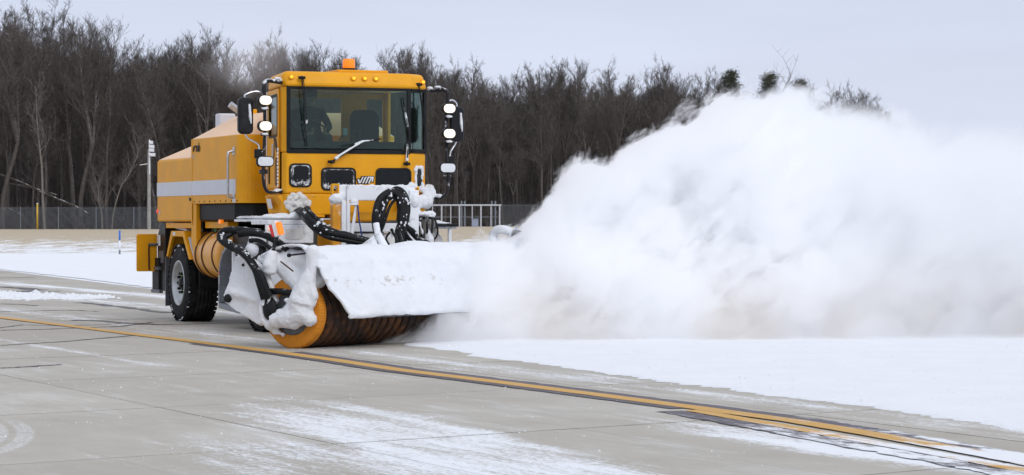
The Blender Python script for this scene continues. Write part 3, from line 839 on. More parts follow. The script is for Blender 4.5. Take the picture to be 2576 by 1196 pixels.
# evergreens showing over the cloud
nm_ = Mat('needles'); nm_.pos('obj'); k_ = nm_.noise(1.5, 4)
nm_.set('Base Color', nm_.mix(k_.sstep(.35, .65), (.030, .036, .022), (.075, .078, .050))); nm_.set('Roughness', .9)
def pine(px, py, w, label):
    Y = 262.8; X0 = (px-1288)/FPX*Y; H_ = EYE+(HZ-py)*Y/FPX-ground_z(X0, Y)
    e_ = empty('pine_tree', (X0, Y, ground_z(X0, Y)))
    T = MB(); T.tube([(0, 0, -.3), (.1, 0, H_*.5), (0, 0, H_*.97)], .2, 7, rad=[.22, .16, .04], bez=3); T.build('trunk', bark.m, e_, recalc=False)
    vs, fs = [], []; rg = random.Random(px)
    for k in range(150):
        t = rg.random(); zc = H_*(.62+.38*t); rr = w*(1-t*.75)*rg.uniform(.3, 1); a = rg.random()*6.28
        cx, cy = rr*math.cos(a), rr*math.sin(a)
        for j in range(46):
            P = Vector((cx+rg.gauss(0, .28), cy+rg.gauss(0, .28), zc+rg.gauss(0, .16)+.12*rr)); d = Vector((rg.gauss(0, 1), rg.gauss(0, 1), rg.gauss(.5, .8))).normalized()
            s_ = d.orthogonal().normalized()*.035; o_ = len(vs); vs += [P-s_, P+s_, P+d*.26]; fs.append((o_, o_+1, o_+2))
    me = bpy.data.meshes.new('crown'); me.from_pydata(vs, [], fs); me.materials.append(nm_.m)
    o = bpy.data.objects.new('crown', me); scn.collection.objects.link(o); o.parent = e_
    tag(e_, label, 'pine tree')
pine(1838, 182, 1.7, 'dark green pine top, leftmost of the three above the snow cloud')
pine(1935, 186, 1.8, 'dark green pine top, middle of the three above the snow cloud')
pine(2012, 205, 1.5, 'dark green pine top, rightmost of the three above the snow cloud')

# ---- chain link fence
FY = 260.0
def fence(x0, x1, label, sp=3.8, off=0.0):
    e_ = empty('chain_link_fence', ((x0+x1)/2, FY, ground_z((x0+x1)/2, FY)))
    def L_(x, z): return (x-(x0+x1)/2, 0, ground_z(x, FY)-ground_z((x0+x1)/2, FY)+z)
    pm_ = MB(); pm_.tube([(0, 0, 0), (0, 0, 2.25)], .042, 8); pme = None
    x = x0+off
    while x <= x1+.01:
        if pme is None: o = pm_.build('post', 'galvanised', e_, recalc=False); pme = o
        else: o = dup(pme, e_)
        o.location = L_(x, 0); x += sp
    r_ = MB(); r_.tube([L_(x0, 2.14), L_((x0+x1)/2, 2.14), L_(x1, 2.14)], .02, 5); r_.build('top_rail', 'galvanised', e_, recalc=False)
    F2 = Fast(); st = .13; h = 2.1
    k = x0-h
    while k < x1:
        for sgn in (1, -1):
            a, b = k, k+h
            za, zb = 0, h
            if a < x0: za = x0-a; a = x0
            if b > x1: zb = h-(b-x1); b = x1
            if b > a:
                A = Vector(L_(a, za if sgn > 0 else h-za)); B = Vector(L_(b, zb if sgn > 0 else h-zb)); F2.seg([A, B], [.007, .007], 3)
        k += st
    o = bpy.data.objects.new('chain_mesh', F2.mesh('chain_mesh', M['galvanised'])); scn.collection.objects.link(o); o.parent = e_; o['kind'] = 'stuff'
    tag(e_, label, 'fence')
fence(-62, -8.4, 'long grey chain link fence in front of the wood at left', off=1.15)
fence(-1.2, 40, 'grey chain link fence along the wood on the right behind the cloud')

# frosted pipe gate to the right of the cab
def at(px, py, Y): return ((px-1288)/FPX*Y, Y, EYE+(HZ-py)*Y/FPX)
GY = 256.0; gx0, gx1 = at(1060, 0, GY)[0], at(1261, 0, GY)[0]; gz = ground_z((gx0+gx1)/2, GY)
e_ = empty('pipe_gate', ((gx0+gx1)/2, GY, gz)); hw = (gx1-gx0)/2; gh = 2.14
r_ = MB(); r_.box((-hw, -.07, gh-.09), (hw, .07, gh+.07)); r_.build('top_rail', 'gate_frost', e_, bevel=.02)
r_ = MB(); r_.tube([(-hw, 0, .95), (hw, 0, .95)], .03, 6); r_.build('middle_rail', 'galvanised', e_, recalc=False)
r_ = MB(); r_.box((-.05, -.05, 0), (.05, .05, gh-.092)); up0 = r_.build('upright', 'gate_frost', e_, bevel=.01)
pxs = [1088, 1111, 1134, 1156, 1188, 1210, 1235, 1257]
for k, a in enumerate(pxs):
    o = up0 if k == 0 else dup(up0, e_); o.location = ((a-1288)/FPX*GY-(gx0+gx1)/2, 0, 0)
    if k % 2: o.scale = (1.5, 1.5, 1)
r_ = MB(); r_.tube([(0, .16, 0), (0, .16, 2.55)], .085, 10); gp0 = r_.build('gate_post', 'galvanised', e_, recalc=False)
for k, a in enumerate((1161, 1169, 1237, 1246)):
    o = gp0 if k == 0 else dup(gp0, e_); o.location = ((a-1288)/FPX*GY-(gx0+gx1)/2, .0, 0)
tag(e_, 'white frosted pipe gate with grey posts right of the truck', 'gate')
bx = at(1195, 560, 250)
m_ = MB(); m_.box((-.32, -.25, 0), (.32, .25, .72)); m_.box((-.35, -.28, .722), (.35, .28, .78)); o = m_.build('utility_box', 'box_grey', None, bevel=.02); o.location = (bx[0], 250, ground_z(bx[0], 250))
tag(o, 'small pale blue-grey utility box in front of the pipe gate', 'utility box')

# utility pole with floodlights
PY = 255.0; px_ = at(375, 0, PY)[0]; gz = ground_z(px_, PY); ptz = EYE+(HZ-352)*PY/FPX-gz
e_ = empty('light_pole', (px_, PY, gz))
m_ = MB(); m_.tube([(0, 0, -.1), (0, 0, ptz-1.0)], .17, 12, rad=[.19, .15]); m_.build('pole', 'concrete_pole', e_, recalc=False)
m_ = MB(); m_.tube([(.05, -.1, ptz-3.4), (.05, -.1, ptz)], .07, 8); m_.build('mast_sleeve', 'frost_white', e_, recalc=False)
for k, (zz, w) in enumerate(((ptz-.25, .30), (ptz-.65, .42), (ptz-1.0, .40), (ptz-1.45, .52))):
    m_ = MB(); m_.box((.0, -.28, -.13), (w+.1, .12, .13)); m_.box((w*.3, -.34, -.2), (w+.12, .14, -.135)); o = m_.build('lamp_head', 'frost_white', e_, bevel=.04); o.location = (0, 0, zz)
m_ = MB(); m_.tube([(-.9, -.05, ptz-2.5), (.1, -.05, ptz-2.35)], .04, 6); m_.build('cross_arm', 'frost_white', e_, recalc=False)
tag(e_, 'tall grey light pole with white lamp heads left of the truck', 'light pole')

# markers
def marker(px, ytop, ybot, Y, r, lab, name, cols, cat):
    X0 = (px-1288)/FPX*Y; e_ = empty(name, (X0, Y, ground_z(X0, Y))); H_ = (ybot-ytop)*Y/FPX; z0 = 0
    for nm, f0, f1, mt in cols:
        m_ = MB(); m_.lathe([(H_*f0, r*.2), (H_*f0, r), (H_*f1-.01, r), (H_*f1, r*.3)], (0, 0, 0), 'z', 12); m_.build(nm, mt, e_, recalc=False)
    tag(e_, lab, cat)
marker(94, 511, 577, 258, .09, 'slim yellow marker post in front of the fence at far left', 'marker_post', [('post', 0, .96, 'marker_yellow'), ('post_cap', .96, 1, 'frost_white')], 'marker post')
marker(301, 582, 642, 121, .045, 'blue topped white edge marker stake in the snowy field at left', 'edge_marker', [('sleeve_base', 0, .18, 'galvanised'), ('stake', .18, .58, 'frost_white'), ('blue_sleeve', .58, 1, 'marker_blue')], 'edge marker')
marker(1299, 573, 640, 122, .05, 'blue topped edge marker showing above the far broom end', 'edge_marker', [('stake', 0, .6, 'frost_white'), ('blue_sleeve', .6, 1, 'marker_blue')], 'edge marker')

#TRUCK#
# ================================================================ SWEEPER TRUCK
TH = R(22.9)
TO = Vector((-5.18+1.25*math.cos(TH), 41.1+1.25*math.sin(TH), 0))
truck = empty('snow_sweeper_truck', TO, TH-math.pi/2)      # local x forward, y to the truck's left, z up
tag(truck, 'orange airport snow sweeper truck with snow caked rotary broom in front', 'truck')

# ---- rear engine housing: two sections with hipped pale tops
def hip_body(x0, x1, y0, y1, zb, ze, zt, inx0, inx1, iny, name, rc=0.0):
    m_ = MB()
    def loop(x0, x1, y0, y1, z, r):
        if r <= 0: return [(x0, y0, z), (x1, y0, z), (x1, y1, z), (x0, y1, z)]
        pts = [(x0, y0, z)]
        for k in range(7):
            a = R(-90+90*k/6); pts.append((x1-r+r*math.cos(a), y0+r+r*math.sin(a), z))
        for k in range(7):
            a = R(90*k/6); pts.append((x1-r+r*math.cos(a), y1-r+r*math.sin(a), z))
        pts.append((x0, y1, z)); return pts
    A, B, C_ = loop(x0, x1, y0, y1, zb, rc), loop(x0, x1, y0, y1, ze, rc), loop(x0+inx0, x1-inx1, y0+iny, y1-iny, zt, rc*.5)
    n = len(A); vs = A+B+C_
    fs = [tuple(range(n))[::-1], tuple(range(2*n, 3*n))]
    for k in range(n):
        j = (k+1) % n; fs += [(k, j, j+n, k+n), (k+n, j+n, j+2*n, k+2*n)]
    m_.add(vs, fs)
    o = m_.build(name, 'orange_paint', truck, bevel=.035, seg=3)
    o.data.materials.append(M['roof_dust_sheen'])
    for p_ in o.data.polygons:
        if p_.normal.z > .3: p_.material_index = 1
    return o
hip_body(-1.78, .33, -1.25, 1.25, 1.60, 2.61, 2.98, 1.55, .0, .55, 'engine_housing')
fb = hip_body(.332, 2.95, -1.25, 1.25, 1.88, 2.90, 3.25, .80, .25, .50, 'engine_housing', .22)
m_ = MB(); m_.box((-1.76, -1.257, 2.015), (.325, -1.2505, 2.24)); m_.build('reflective_stripe', 'stripe_white', truck)
m_ = MB(); m_.box((.335, -1.257, 2.015), (2.70, -1.2505, 2.24)); m_.build('reflective_stripe', 'stripe_white', truck)
m_ = MB(); m_.box((.30, -1.256, 1.55), (.345, -1.2505, 2.9)); m_.build('panel_seam', 'orange_paint', truck, bevel=.003)
for k in range(9):      # rivets along the lower edge
    m_ = MB(); m_.ball((.45+k*.29, -1.252, 1.915), .013, (1, .6, 1), 8, 5); m_.build('bolt', 'black_paint', truck, recalc=False)
m_ = MB(); m_.tube([(2.62, -1.25, 2.66), (2.62, -1.33, 2.64), (2.62, -1.345, 2.58), (2.62, -1.345, 2.05), (2.62, -1.33, 1.98), (2.62, -1.25, 1.96)], .019, 10, bez=3)
gh_ = m_.build('grab_handle', 'steel', truck, recalc=False)
for z_ in (2.66, 1.96):
    m_ = MB(); m_.box((2.57, -1.262, z_-.06), (2.67, -1.2505, z_+.06)); m_.build('handle_foot', 'steel', gh_, bevel=.004)
m_ = MB(); m_.box((.19, -1.262, 1.93), (.29, -1.2505, 1.98)); m_.build('latch', 'black_rubber', truck, bevel=.005)
# lettering on the housing
def text(name, body, size, mat, parent, loc, rot, ext=.002, shear=0.0):
    cu = bpy.data.curves.new(name, 'FONT'); cu.body = body; cu.size = size; cu.extrude = ext; cu.align_x = 'CENTER'; cu.shear = shear; cu.offset = size*.02
    o = bpy.data.objects.new(name, cu); scn.collection.objects.link(o)
    bpy.context.view_layer.update()
    me = bpy.data.meshes.new_from_object(o.evaluated_get(bpy.context.evaluated_depsgraph_get()))
    bpy.data.objects.remove(o); me.materials.append(M[mat]); me.name = name
    o = bpy.data.objects.new(name, me); scn.collection.objects.link(o); o.parent = parent; o.location = loc; o.rotation_euler = rot
    return o
SIDE = (R(90), 0, 0)
text('maker_lettering', 'mb', .20, 'black_rubber', truck, (.68, -1.254, 2.70), SIDE)
m_ = MB()
m_.prism([(.385, 2.72), (.405, 2.70), (.44, 2.76), (.54, 2.80), (.42, 2.785)], 'y', -1.256, -1.251)
m_.prism([(.43, 2.70), (.45, 2.70), (.50, 2.765), (.56, 2.80), (.47, 2.77)], 'y', -1.256, -1.251)
m_.build('swoosh_emblem', 'black_rubber', truck)
text('number_decal', '26', .085, 'print_white', truck, (.42, -1.254, 2.60), SIDE)
text('number_decal', '65', .10, 'print_white', truck, (-1.60, -1.254, 1.72), SIDE)
m_ = MB(); m_.lathe([(0, .038), (-.012, .034), (-.015, .0)], (-1.735, -1.25, 1.77), 'y', 14); m_.build('marker_lamp', 'red_lamp', truck, recalc=False)
m_ = MB(); m_.box((2.56, -1.258, 1.885), (2.70, -1.2505, 1.95)); m_.build('warning_decal', 'print_white', truck)

# roof items: air intake box, exhaust stack, rear beacon
m_ = MB(); m_.prism(rrect(.62, -.79, .26, .28, .06), 'z', 3.0, 3.30); m_.build('air_intake', 'stripe_white', truck, bevel=.02)
m_ = MB(); m_.tube([(1.5, -.74, 3.15), (1.5, -.78, 3.26), (1.5, -.84, 3.31), (1.5, -.98, 3.41)], .052, 14, bez=3); m_.build('exhaust_stack', 'steel', truck, recalc=False)
m_ = MB(); m_.box((1.6, -.84, 3.22), (1.75, -.62, 3.33)); m_.build('exhaust_bracket', 'orange_paint', truck, bevel=.01)
m_ = MB(); m_.lathe([(0, .07), (.02, .07), (.12, .055), (.14, .0)], (.05, -.35, 2.97), 'z', 14); m_.build('rear_beacon', 'orange_paint', truck, recalc=False)

# ---- black skirt, frame rails, chassis
m_ = MB(); m_.prism([(.53, -1.19), (2.45, -1.19), (2.80, -1.0), (2.9, -.6), (2.9, 1.0), (2.7, 1.19), (.53, 1.19)], 'z', 1.62, 1.88); m_.build('rubber_skirt', 'black_rubber', truck, bevel=.02)
for s_ in (-1, 1):
    m_ = MB(); m_.box((-1.75, s_*.45-.05, .86), (6.0, s_*.45+.05, 1.12)); m_.build('chassis_rail', 'black_paint', truck, bevel=.008)
m_ = MB(); m_.box((-1.5, -1.05, 1.44), (.25, 1.05, 1.599)); m_.build('subframe', 'black_paint', truck, bevel=.01)
m_ = MB(); m_.box((-1.45, -1.19, 1.495), (.15, -1.06, 1.58)); m_.build('cross_member', 'orange_paint', truck, bevel=.006)
m_ = MB(); m_.box((.62, -1.12, 1.50), (1.85, -.95, 1.60)); m_.build('cross_member', 'orange_paint', truck, bevel=.006)
m_ = MB(); m_.prism([(.25, 1.60), (.25, 1.30), (.36, 1.12), (.44, 1.0), (.53, 1.12), (.53, 1.879), (.332, 1.879), (.332, 1.60)], 'y', -1.24, -1.16); m_.build('support_post', 'orange_paint', truck, bevel=.008)
m_ = MB(); m_.box((.55, -1.0, 1.05), (3.0, 1.0, 1.49)); m_.build('battery_tray', 'black_paint', truck, bevel=.02)
# amber side lamp
m_ = MB(); m_.prism(rrect(1.88, 1.60, .13, .065, .02), 'y', -1.26, -1.21); m_.build('side_marker', 'amber_dim', truck, bevel=.008)

# ---- rear corner: lamp boxes, mud flaps and orange deflector panel
m_ = MB(); m_.prism([(-1.94, .46), (-1.94, 1.36), (-1.72, 1.58), (-1.45, 1.58), (-1.45, .46)], 'y', -1.2, -1.02); m_.build('rear_box', 'black_paint', truck, bevel=.012)
m_ = MB(); m_.prism([(-1.94, .46), (-1.94, 1.36), (-1.72, 1.58), (-1.45, 1.58), (-1.45, .46)], 'y', 1.02, 1.2); m_.build('rear_box', 'black_paint', truck, bevel=.012)
m_ = MB(); m_.box((-2.12, -1.24, .44), (-1.72, -1.19, 1.0)); m_.build('step_box', 'black_rubber', truck, bevel=.008)
for z_, a, b in ((.80, -2.13, -1.70), (.42, -2.13, -1.60)):
    m_ = MB(); m_.box((a, -1.26, z_), (b, -1.195, z_+.055)); m_.build('step_bar', 'grey_dark', truck, bevel=.006)
m_ = MB(); m_.box((-1.86, -1.208, 1.20), (-1.74, -1.2005, 1.38)); m_.build('paper_decal', 'print_white', truck)
m_ = MB(); m_.box((-1.90, -1.21, .92), (-1.52, -1.2005, 1.12)); m_.build('lamp_cover', 'grey_dark', truck, bevel=.004)
for s_ in (-1, 1):
    m_ = MB(); m_.box((-1.38, s_*1.0-.22, .22), (-1.35, s_*1.0+.22, 1.02)); m_.build('mud_flap', 'grey_dark', truck, bevel=.004)
m_ = MB(); m_.prism(rrect(-1.40+.0, 1.085, .30, .62, .03), 'x', -1.93, -1.90)
pn = MB(); pn.prism([(-1.535, .775), (-1.20, .775), (-1.20, 1.395), (-1.53, 1.395), (-1.548, 1.37), (-1.548, .80)], 'x', -1.98, -1.95)
pn = pn.build('deflector_panel', 'orange_paint', truck, bevel=.006)
m_ = MB(); m_.tube([(-1.94, -1.34, .80), (-1.94, -1.345, 1.1), (-1.94, -1.34, 1.24)], .014, 8); m_.build('bracket', 'brown_strap', pn, recalc=False)
m_ = MB(); m_.tube([(-1.93, -1.35, 1.22), (-1.93, -1.19, 1.22)], .022, 10); m_.build('pivot_pin', 'grey_dark', truck, recalc=False)

# ---- rear wheel arch
ar_o = [(-1.21, 1.03), (-.91, 1.45), (-.17, 1.45), (.24, 1.0)]
ar_i = [(-1.13, 1.03), (-.84, 1.36), (-.22, 1.36), (.14, 1.0)]
m_ = MB()
poly = ar_o+ar_i[::-1]
m_.prism(poly, 'y', -1.25, -1.20); m_.build('fender_rim', 'orange_paint', truck, bevel=.006)
m_ = MB()
for a, b in zip(ar_o[:-1], ar_o[1:]):
    m_.add([(a[0], -1.2, a[1]), (b[0], -1.2, b[1]), (b[0], -.62, b[1]), (a[0], -.62, a[1]), (a[0], -1.2, a[1]-.03), (b[0], -1.2, b[1]-.03), (b[0], -.62, b[1]-.03), (a[0], -.62, a[1]-.03)],
           [(0, 1, 2, 3), (7, 6, 5, 4), (0, 4, 5, 1), (1, 5, 6, 2), (2, 6, 7, 3), (3, 7, 4, 0)])
m_.build('fender', 'orange_paint', truck)
m_ = MB(); a, b = ar_o[2], ar_o[3]
m_.add([(a[0]+.10, -1.2, a[1]-.10), (b[0]+.01, -1.2, b[1]+.02), (b[0]+.01, -.66, b[1]+.02), (a[0]+.10, -.66, a[1]-.10)], [(0, 1, 2, 3)])
o = m_.build('fender_snow', 'snow', truck); o.modifiers.new('s', 'SOLIDIFY').thickness = .012
m_ = MB(); m_.box((-1.0, -1.15, 1.47), (-.35, -.75, 1.50), Matrix.Rotation(R(3), 3, 'Y')); m_.build('loose_plate', 'stripe_white', truck)
m_ = MB(); m_.prism(rrect(-.72, 1.405, .16, .05, .02), 'y', -1.256, -1.2505); m_.build('fender_decal', 'print_white', truck)

# ---- wheels
def make_wheel(y_out, side):
    """outer face at y = y_out; side -1 = truck's right"""
    w = empty('wheel', (0, 0, 0), 0, None)
    return w
TR, TW = .62, .50
def wheel(xc, side):
    s_ = side; yo = s_*1.25; yi = yo-s_*TW; yc = (yo+yi)/2
    prof = [(-.5*TW, .36), (-.5*TW-.012, .45), (-.5*TW, .545), (-.5*TW+.03, .595), (-.5*TW+.07, TR-.012)]
    for k in range(5):
        t = -.5*TW+.09+k*(TW-.18)/5; dw = (TW-.18)/5
        prof += [(t, TR), (t+dw*.82, TR), (t+dw*.84, TR-.02), (t+dw*.98, TR-.02)]
    prof += [(.5*TW-.07, TR-.012), (.5*TW-.03, .595), (.5*TW, .545), (.5*TW+.012, .45), (.5*TW, .36)]
    m_ = MB(); m_.lathe(prof, (xc, yc, TR-.005), 'y', 72)
    t_ = m_.build('tyre', 'tyre_rubber', truck)
    # shoulder lugs
    for sg in (-1, 1):
        m_ = MB()
        for k in range(44):
            a = 2*math.pi*k/44; c_, n_ = math.cos(a), math.sin(a); rot = Matrix.Rotation(-a, 3, 'Y')
            cc_ = Vector((xc, yc+sg*(TW/2-.055), TR-.005))+Vector((c_*(TR-.004), 0, n_*(TR-.004)))
            m_.box(cc_-Vector((.012, .055, .027)), cc_+Vector((.012, .055, .027)), rot)
        m_.build('tread', 'tyre_rubber', t_)['kind'] = 'stuff'
    m_ = MB(); y0 = yo
    m_.lathe([(0*s_, .365), (s_*.012, .355), (-s_*.01, .335), (-s_*.03, .32), (-s_*.14, .30), (-s_*.17, .25), (-s_*.16, .14), (-s_*.13, .11), (-s_*.12, .0)], (xc, y0, TR-.005), 'y', 48)
    rim = m_.build('rim', 'rim_metal', truck)
    m_ = MB(); m_.lathe([(-s_*.15, .115), (-s_*.06, .105), (-s_*.03, .085), (-s_*.01, .055), (-s_*.01, 0)], (xc, y0, TR-.005), 'y', 24); m_.build('hub', 'black_paint', rim, recalc=False)
    for k in range(10):
        a = 2*math.pi*k/10; P = Vector((xc+.155*math.cos(a), y0-s_*.15, TR-.005+.155*math.sin(a)))
        m_ = MB(); m_.tube([P, P+Vector((0, s_*.13, 0))], .022, 8); n_ = m_.build('wheel_nut', 'black_paint', rim, recalc=False)
        m_ = MB(); m_.tube([P+Vector((0, s_*.045, 0)), P+Vector((0, s_*.065, 0))], .033, 10)
        P2 = Vector((xc+.155*math.cos(a+.5), P.y, TR-.005+.155*math.sin(a+.5)))
        m_.bar(P+Vector((0, s_*.055, 0)), P.lerp(P2, .8)+Vector((0, s_*.055, 0)), .02, .02)
        m_.build('nut_indicator', 'lug_green', rim, recalc=False)
    return t_
tr_ = wheel(-.47, -1); wheel(-.47, 1); wheel(3.78, -1); wheel(3.78, 1)
# snow packed on the shoulder of the visible rear tyre
m_ = MB(); rg = random.Random(4)
for k in range(60):
    a = rg.uniform(0, 6.283)
    if rg.random() < .35 and math.sin(a) > -.2: continue
    P = Vector((-.47+.60*math.cos(a), -1.243+rg.uniform(-.004, .03), TR-.005+.60*math.sin(a)))
    m_.ball(P, rg.uniform(.010, .019), (1.3, .8, 1.3), 6, 4)
m_.build('packed_snow', 'snow', truck, recalc=False)['kind'] = 'stuff'
for xc in (-.47, 3.78):
    m_ = MB(); m_.tube([(xc, -1.0, TR), (xc, 1.0, TR)], .10, 14); m_.ball((xc, 0, TR), .26, (1, 1, .9)); m_.build('axle', 'black_paint', truck, recalc=False)
# inner mudguard dark plates
m_ = MB(); m_.box((.16, -1.10, .55), (.24, -.6, 1.05)); m_.build('inner_guard', 'black_rubber', truck, bevel=.01)

# ---- hydraulic tank with straps
TZ, TYc, Tr = 1.085, -.875, .375
m_ = MB(); m_.lathe([(.34, 0), (.34, Tr-.05), (.36, Tr-.015), (.40, Tr), (1.66, Tr), (1.70, Tr-.015), (1.72, Tr-.05), (1.745, .0)], (0, TYc, TZ), 'x', 56)
tank = m_.build('tank', 'tank_paint', truck)
for k, a in enumerate((.52, .88, 1.45)):
    m_ = MB(); m_.lathe([(a-.024, Tr+.001), (a-.022, Tr+.012), (a+.022, Tr+.012), (a+.024, Tr+.001)], (0, TYc, TZ), 'x', 56); m_.build('strap', 'brown_strap', tank)
m_ = MB(); m_.bar((.62, -.96, 1.50), (1.0, -.99, 1.545), .10, .05); m_.tube([(.80, -.97, 1.44), (.80, -.97, 1.5)], .05, 12); m_.build('filler_cap', 'green_cap', tank, bevel=.012)
m_ = MB(); m_.bar((.95, -.9, 1.44), (1.25, -.9, 1.50), .22, .04); m_.build('filler_bracket', 'tank_paint', tank, bevel=.006)
m_ = MB(); m_.prism(rrect(1.0, 1.36, .12, .07, .01), 'y', -1.1, -1.095); m_.build('tank_decal', 'print_white', tank)

# ---- curved grey guard with lip in front of the tank
pts = [(2.62, 1.24), (2.40, 1.20), (2.22, 1.12), (2.10, .98), (2.05, .85), (2.03, .37)]
m_ = MB()
for a, b in zip(pts[:-1], pts[1:]): m_.bar((a[0], -1.20, a[1]), (b[0], -1.20, b[1]), .055 if False else .24, .05)
m_.build('step_guard', 'guard_grey', truck, bevel=.01)
m_ = MB(); m_.prism([(2.02, .37), (2.04, .29), (3.05, .24), (3.05, .30), (2.3, .36)], 'y', -1.32, -1.05); m_.build('step_plate', 'guard_grey', truck, bevel=.008)
m_ = MB(); m_.tube([(2.45, -1.2, .36), (2.45, -1.2, 1.15)], .035, 8); m_.tube([(2.75, -1.2, .36), (2.75, -1.2, 1.2)], .035, 8); m_.tube([(2.4, -1.22, .75), (3.0, -1.25, .75)], .04, 8); m_.build('step_post', 'frosted_metal', truck, recalc=False)
text('guard_decal', 'MB2', .07, 'print_white', truck, (2.055, -1.325, .72), (R(90), R(90), 0))
m_ = MB(); m_.box((2.04, -1.325, .80), (2.09, -1.3205, .85)); m_.build('guard_decal', 'red_lens', truck)

# ---- cab
CX_ = 4.70
def cab_loop(z, g=0.0, back=3.30, fr=0.0):
    return [(back, -.93-g), (4.60, -1.15-g), (CX_+fr, -1.10-g), (CX_+fr, .80), (4.50+fr, 1.10+g), (back, .93+g)]
def shell(name, z0, z1, mat, g=0, g2=None, fr=0, fr2=None, bev=.02, back=3.30):
    A = [(p_[0], p_[1], z0) for p_ in cab_loop(z0, g, back, fr)]; B = [(p_[0], p_[1], z1) for p_ in cab_loop(z1, g if g2 is None else g2, back, fr if fr2 is None else fr2)]
    m_ = MB(); n = len(A); m_.add(A+B, [tuple(range(n))[::-1], tuple(range(n, 2*n))]+[(k, (k+1) % n, (k+1) % n+n, k+n) for k in range(n)])
    return m_.build(name, mat, truck, bevel=bev, seg=3)
# lower shell: front panel and sides are plates so that the inside stays hollow
def wall(name, p, q, z0, z1, mat='orange_paint', th=.03, parent=None, bev=.006, zq=None):
    p, q = Vector(p), Vector(q); d = (q-p).normalized(); nn_ = Vector((-d.y, d.x))*th      # thickness to the left of p->q
    z0q, z1q = zq or (z0, z1)
    m_ = MB(); m_.add([(p.x, p.y, z0), (q.x, q.y, z0q), (q.x+nn_.x, q.y+nn_.y, z0q), (p.x+nn_.x, p.y+nn_.y, z0), (p.x, p.y, z1), (q.x, q.y, z1q), (q.x+nn_.x, q.y+nn_.y, z1q), (p.x+nn_.x, p.y+nn_.y, z1)],
                      [(0, 3, 2, 1), (4, 5, 6, 7), (0, 1, 5, 4), (1, 2, 6, 5), (2, 3, 7, 6), (3, 0, 4, 7)])
    return m_.build(name, mat, parent or truck, bevel=bev)
shell('cab_base', 1.70, 2.00, 'orange_paint')
fp = shell('cab_front_panel', 2.001, 2.60, 'orange_paint', bev=.03, back=4.30)
L_ = cab_loop(0)
wall('cab_side', L_[0], (4.29, -1.0975), 2.001, 2.60); wall('cab_side', (4.29, 1.055-.07), L_[5], 2.001, 2.60)
wall('cab_back', L_[5], L_[0], 2.001, 2.70)
wall('cab_back', (3.30, .93), (3.30, 1.0-.05), 2.701, 3.55)
for a, b in ((.93, .86), (.60, .20), (-.62, -.93)): wall('cab_back', (3.30, a), (3.30, b), 2.701, 3.52)
for a, b in ((.86, .60), (.20, -.62)): wall('cab_back', (3.30, a), (3.30, b), 3.44, 3.52)
m_ = MB(); m_.prism([(3.36, -.90), (4.58, -1.08), (4.66, .76), (4.46, 1.02), (3.36, .88)], 'z', 2.602, 2.62); m_.build('cab_floor', 'cab_trim', truck)
# pillars
wall('cab_pillar', (4.52, -1.137), (4.60, -1.15), 2.60, 3.53, th=.06); wall('cab_pillar', (4.61, -1.148), (CX_-.004, -1.10), 2.60, 3.53, th=.05)
wall('cab_pillar', (3.30, -.93), (3.42, -.95), 2.60, 3.53, th=.05)
wall('cab_pillar', (4.47, 1.096), (4.40, 1.085), 2.60, 3.53, th=.05); wall('cab_pillar', (3.42, .95), (3.302, .93), 2.60, 3.53, th=.05)
# roof with its visor
ro = shell('cab_roof', 3.53, 3.755, 'orange_paint', g=.02, g2=-.03, fr=.05, fr2=-.02, bev=.06)
m_ = MB(); m_.prism(rrect(4.25, .12, .55, .78, .03), 'z', 3.757, 3.80); m_.build('beacon_pad', 'orange_paint', truck, bevel=.01)
m_ = MB(); m_.lathe([(0, .10), (.03, .10)], (4.35, -.04, 3.80), 'z', 20); m_.build('beacon_base', 'black_paint', truck)
m_ = MB(); m_.lathe([(.03, .085), (.05, .09), (.14, .088), (.165, .08), (.17, 0)], (4.35, -.04, 3.80), 'z', 20); m_.build('beacon', 'amber_dim', truck)
for y_ in (-1.04, -.10, .07, .24, None):
    P = (CX_+.043, y_, 3.665) if y_ is not None else (4.60, 1.02, 3.64)
    m_ = MB(); m_.ball(P, .024, (1.0, 1.1, .9), 12, 8); ml = m_.build('marker_lamp', 'marker_glow', truck, recalc=False)
    m_ = MB(); m_.ball((P[0]-.012, P[1], P[2]), .038, (.6, 1.1, .95), 12, 8); m_.build('lamp_rim', 'orange_paint', ml, recalc=False)
# windscreen: rubber frame, pane, corner pane
def yz_ring(name, cy, cz, w, h, r, t, x, mat, parent, dep=.012, gap=0.0):
    m_ = MB(); m_.ring(rrect(cy, cz, w, h, r), rrect(cy, cz, w-2*t, h-2*t, max(r-t*.6, .004)), 'x', x+gap, x+gap+dep); return m_.build(name, mat, parent)
ws = MB(); ws.prism(rrect(-.155, 3.085, 1.82, .86, .03), 'x', CX_-.012, CX_-.006); ws = ws.build('windscreen', 'cab_glass', truck)
yz_ring('windscreen_frame', -.155, 3.065, 1.89, .97, .03, .055, CX_-.02, 'black_rubber', truck, .03)
def quad_plate(name, p, q, z0, z1, mat, th, parent, out=0.0):
    p, q = Vector(p), Vector(q); d = (q-p).normalized(); nn_ = Vector((d.y, -d.x))
    a, b = nn_*out, nn_*(out+th)
    m_ = MB(); m_.add([(p.x+a.x, p.y+a.y, z0), (q.x+a.x, q.y+a.y, z0), (q.x+b.x, q.y+b.y, z0), (p.x+b.x, p.y+b.y, z0), (p.x+a.x, p.y+a.y, z1), (q.x+a.x, q.y+a.y, z1), (q.x+b.x, q.y+b.y, z1), (p.x+b.x, p.y+b.y, z1)],
                      [(0, 3, 2, 1), (4, 5, 6, 7), (0, 1, 5, 4), (1, 2, 6, 5), (2, 3, 7, 6), (3, 0, 4, 7)])
    return m_.build(name, mat, parent)
quad_plate('corner_window', (CX_-.01, .80), (4.50, 1.10), 2.66, 3.50, 'cab_glass', .006, truck, -.01)
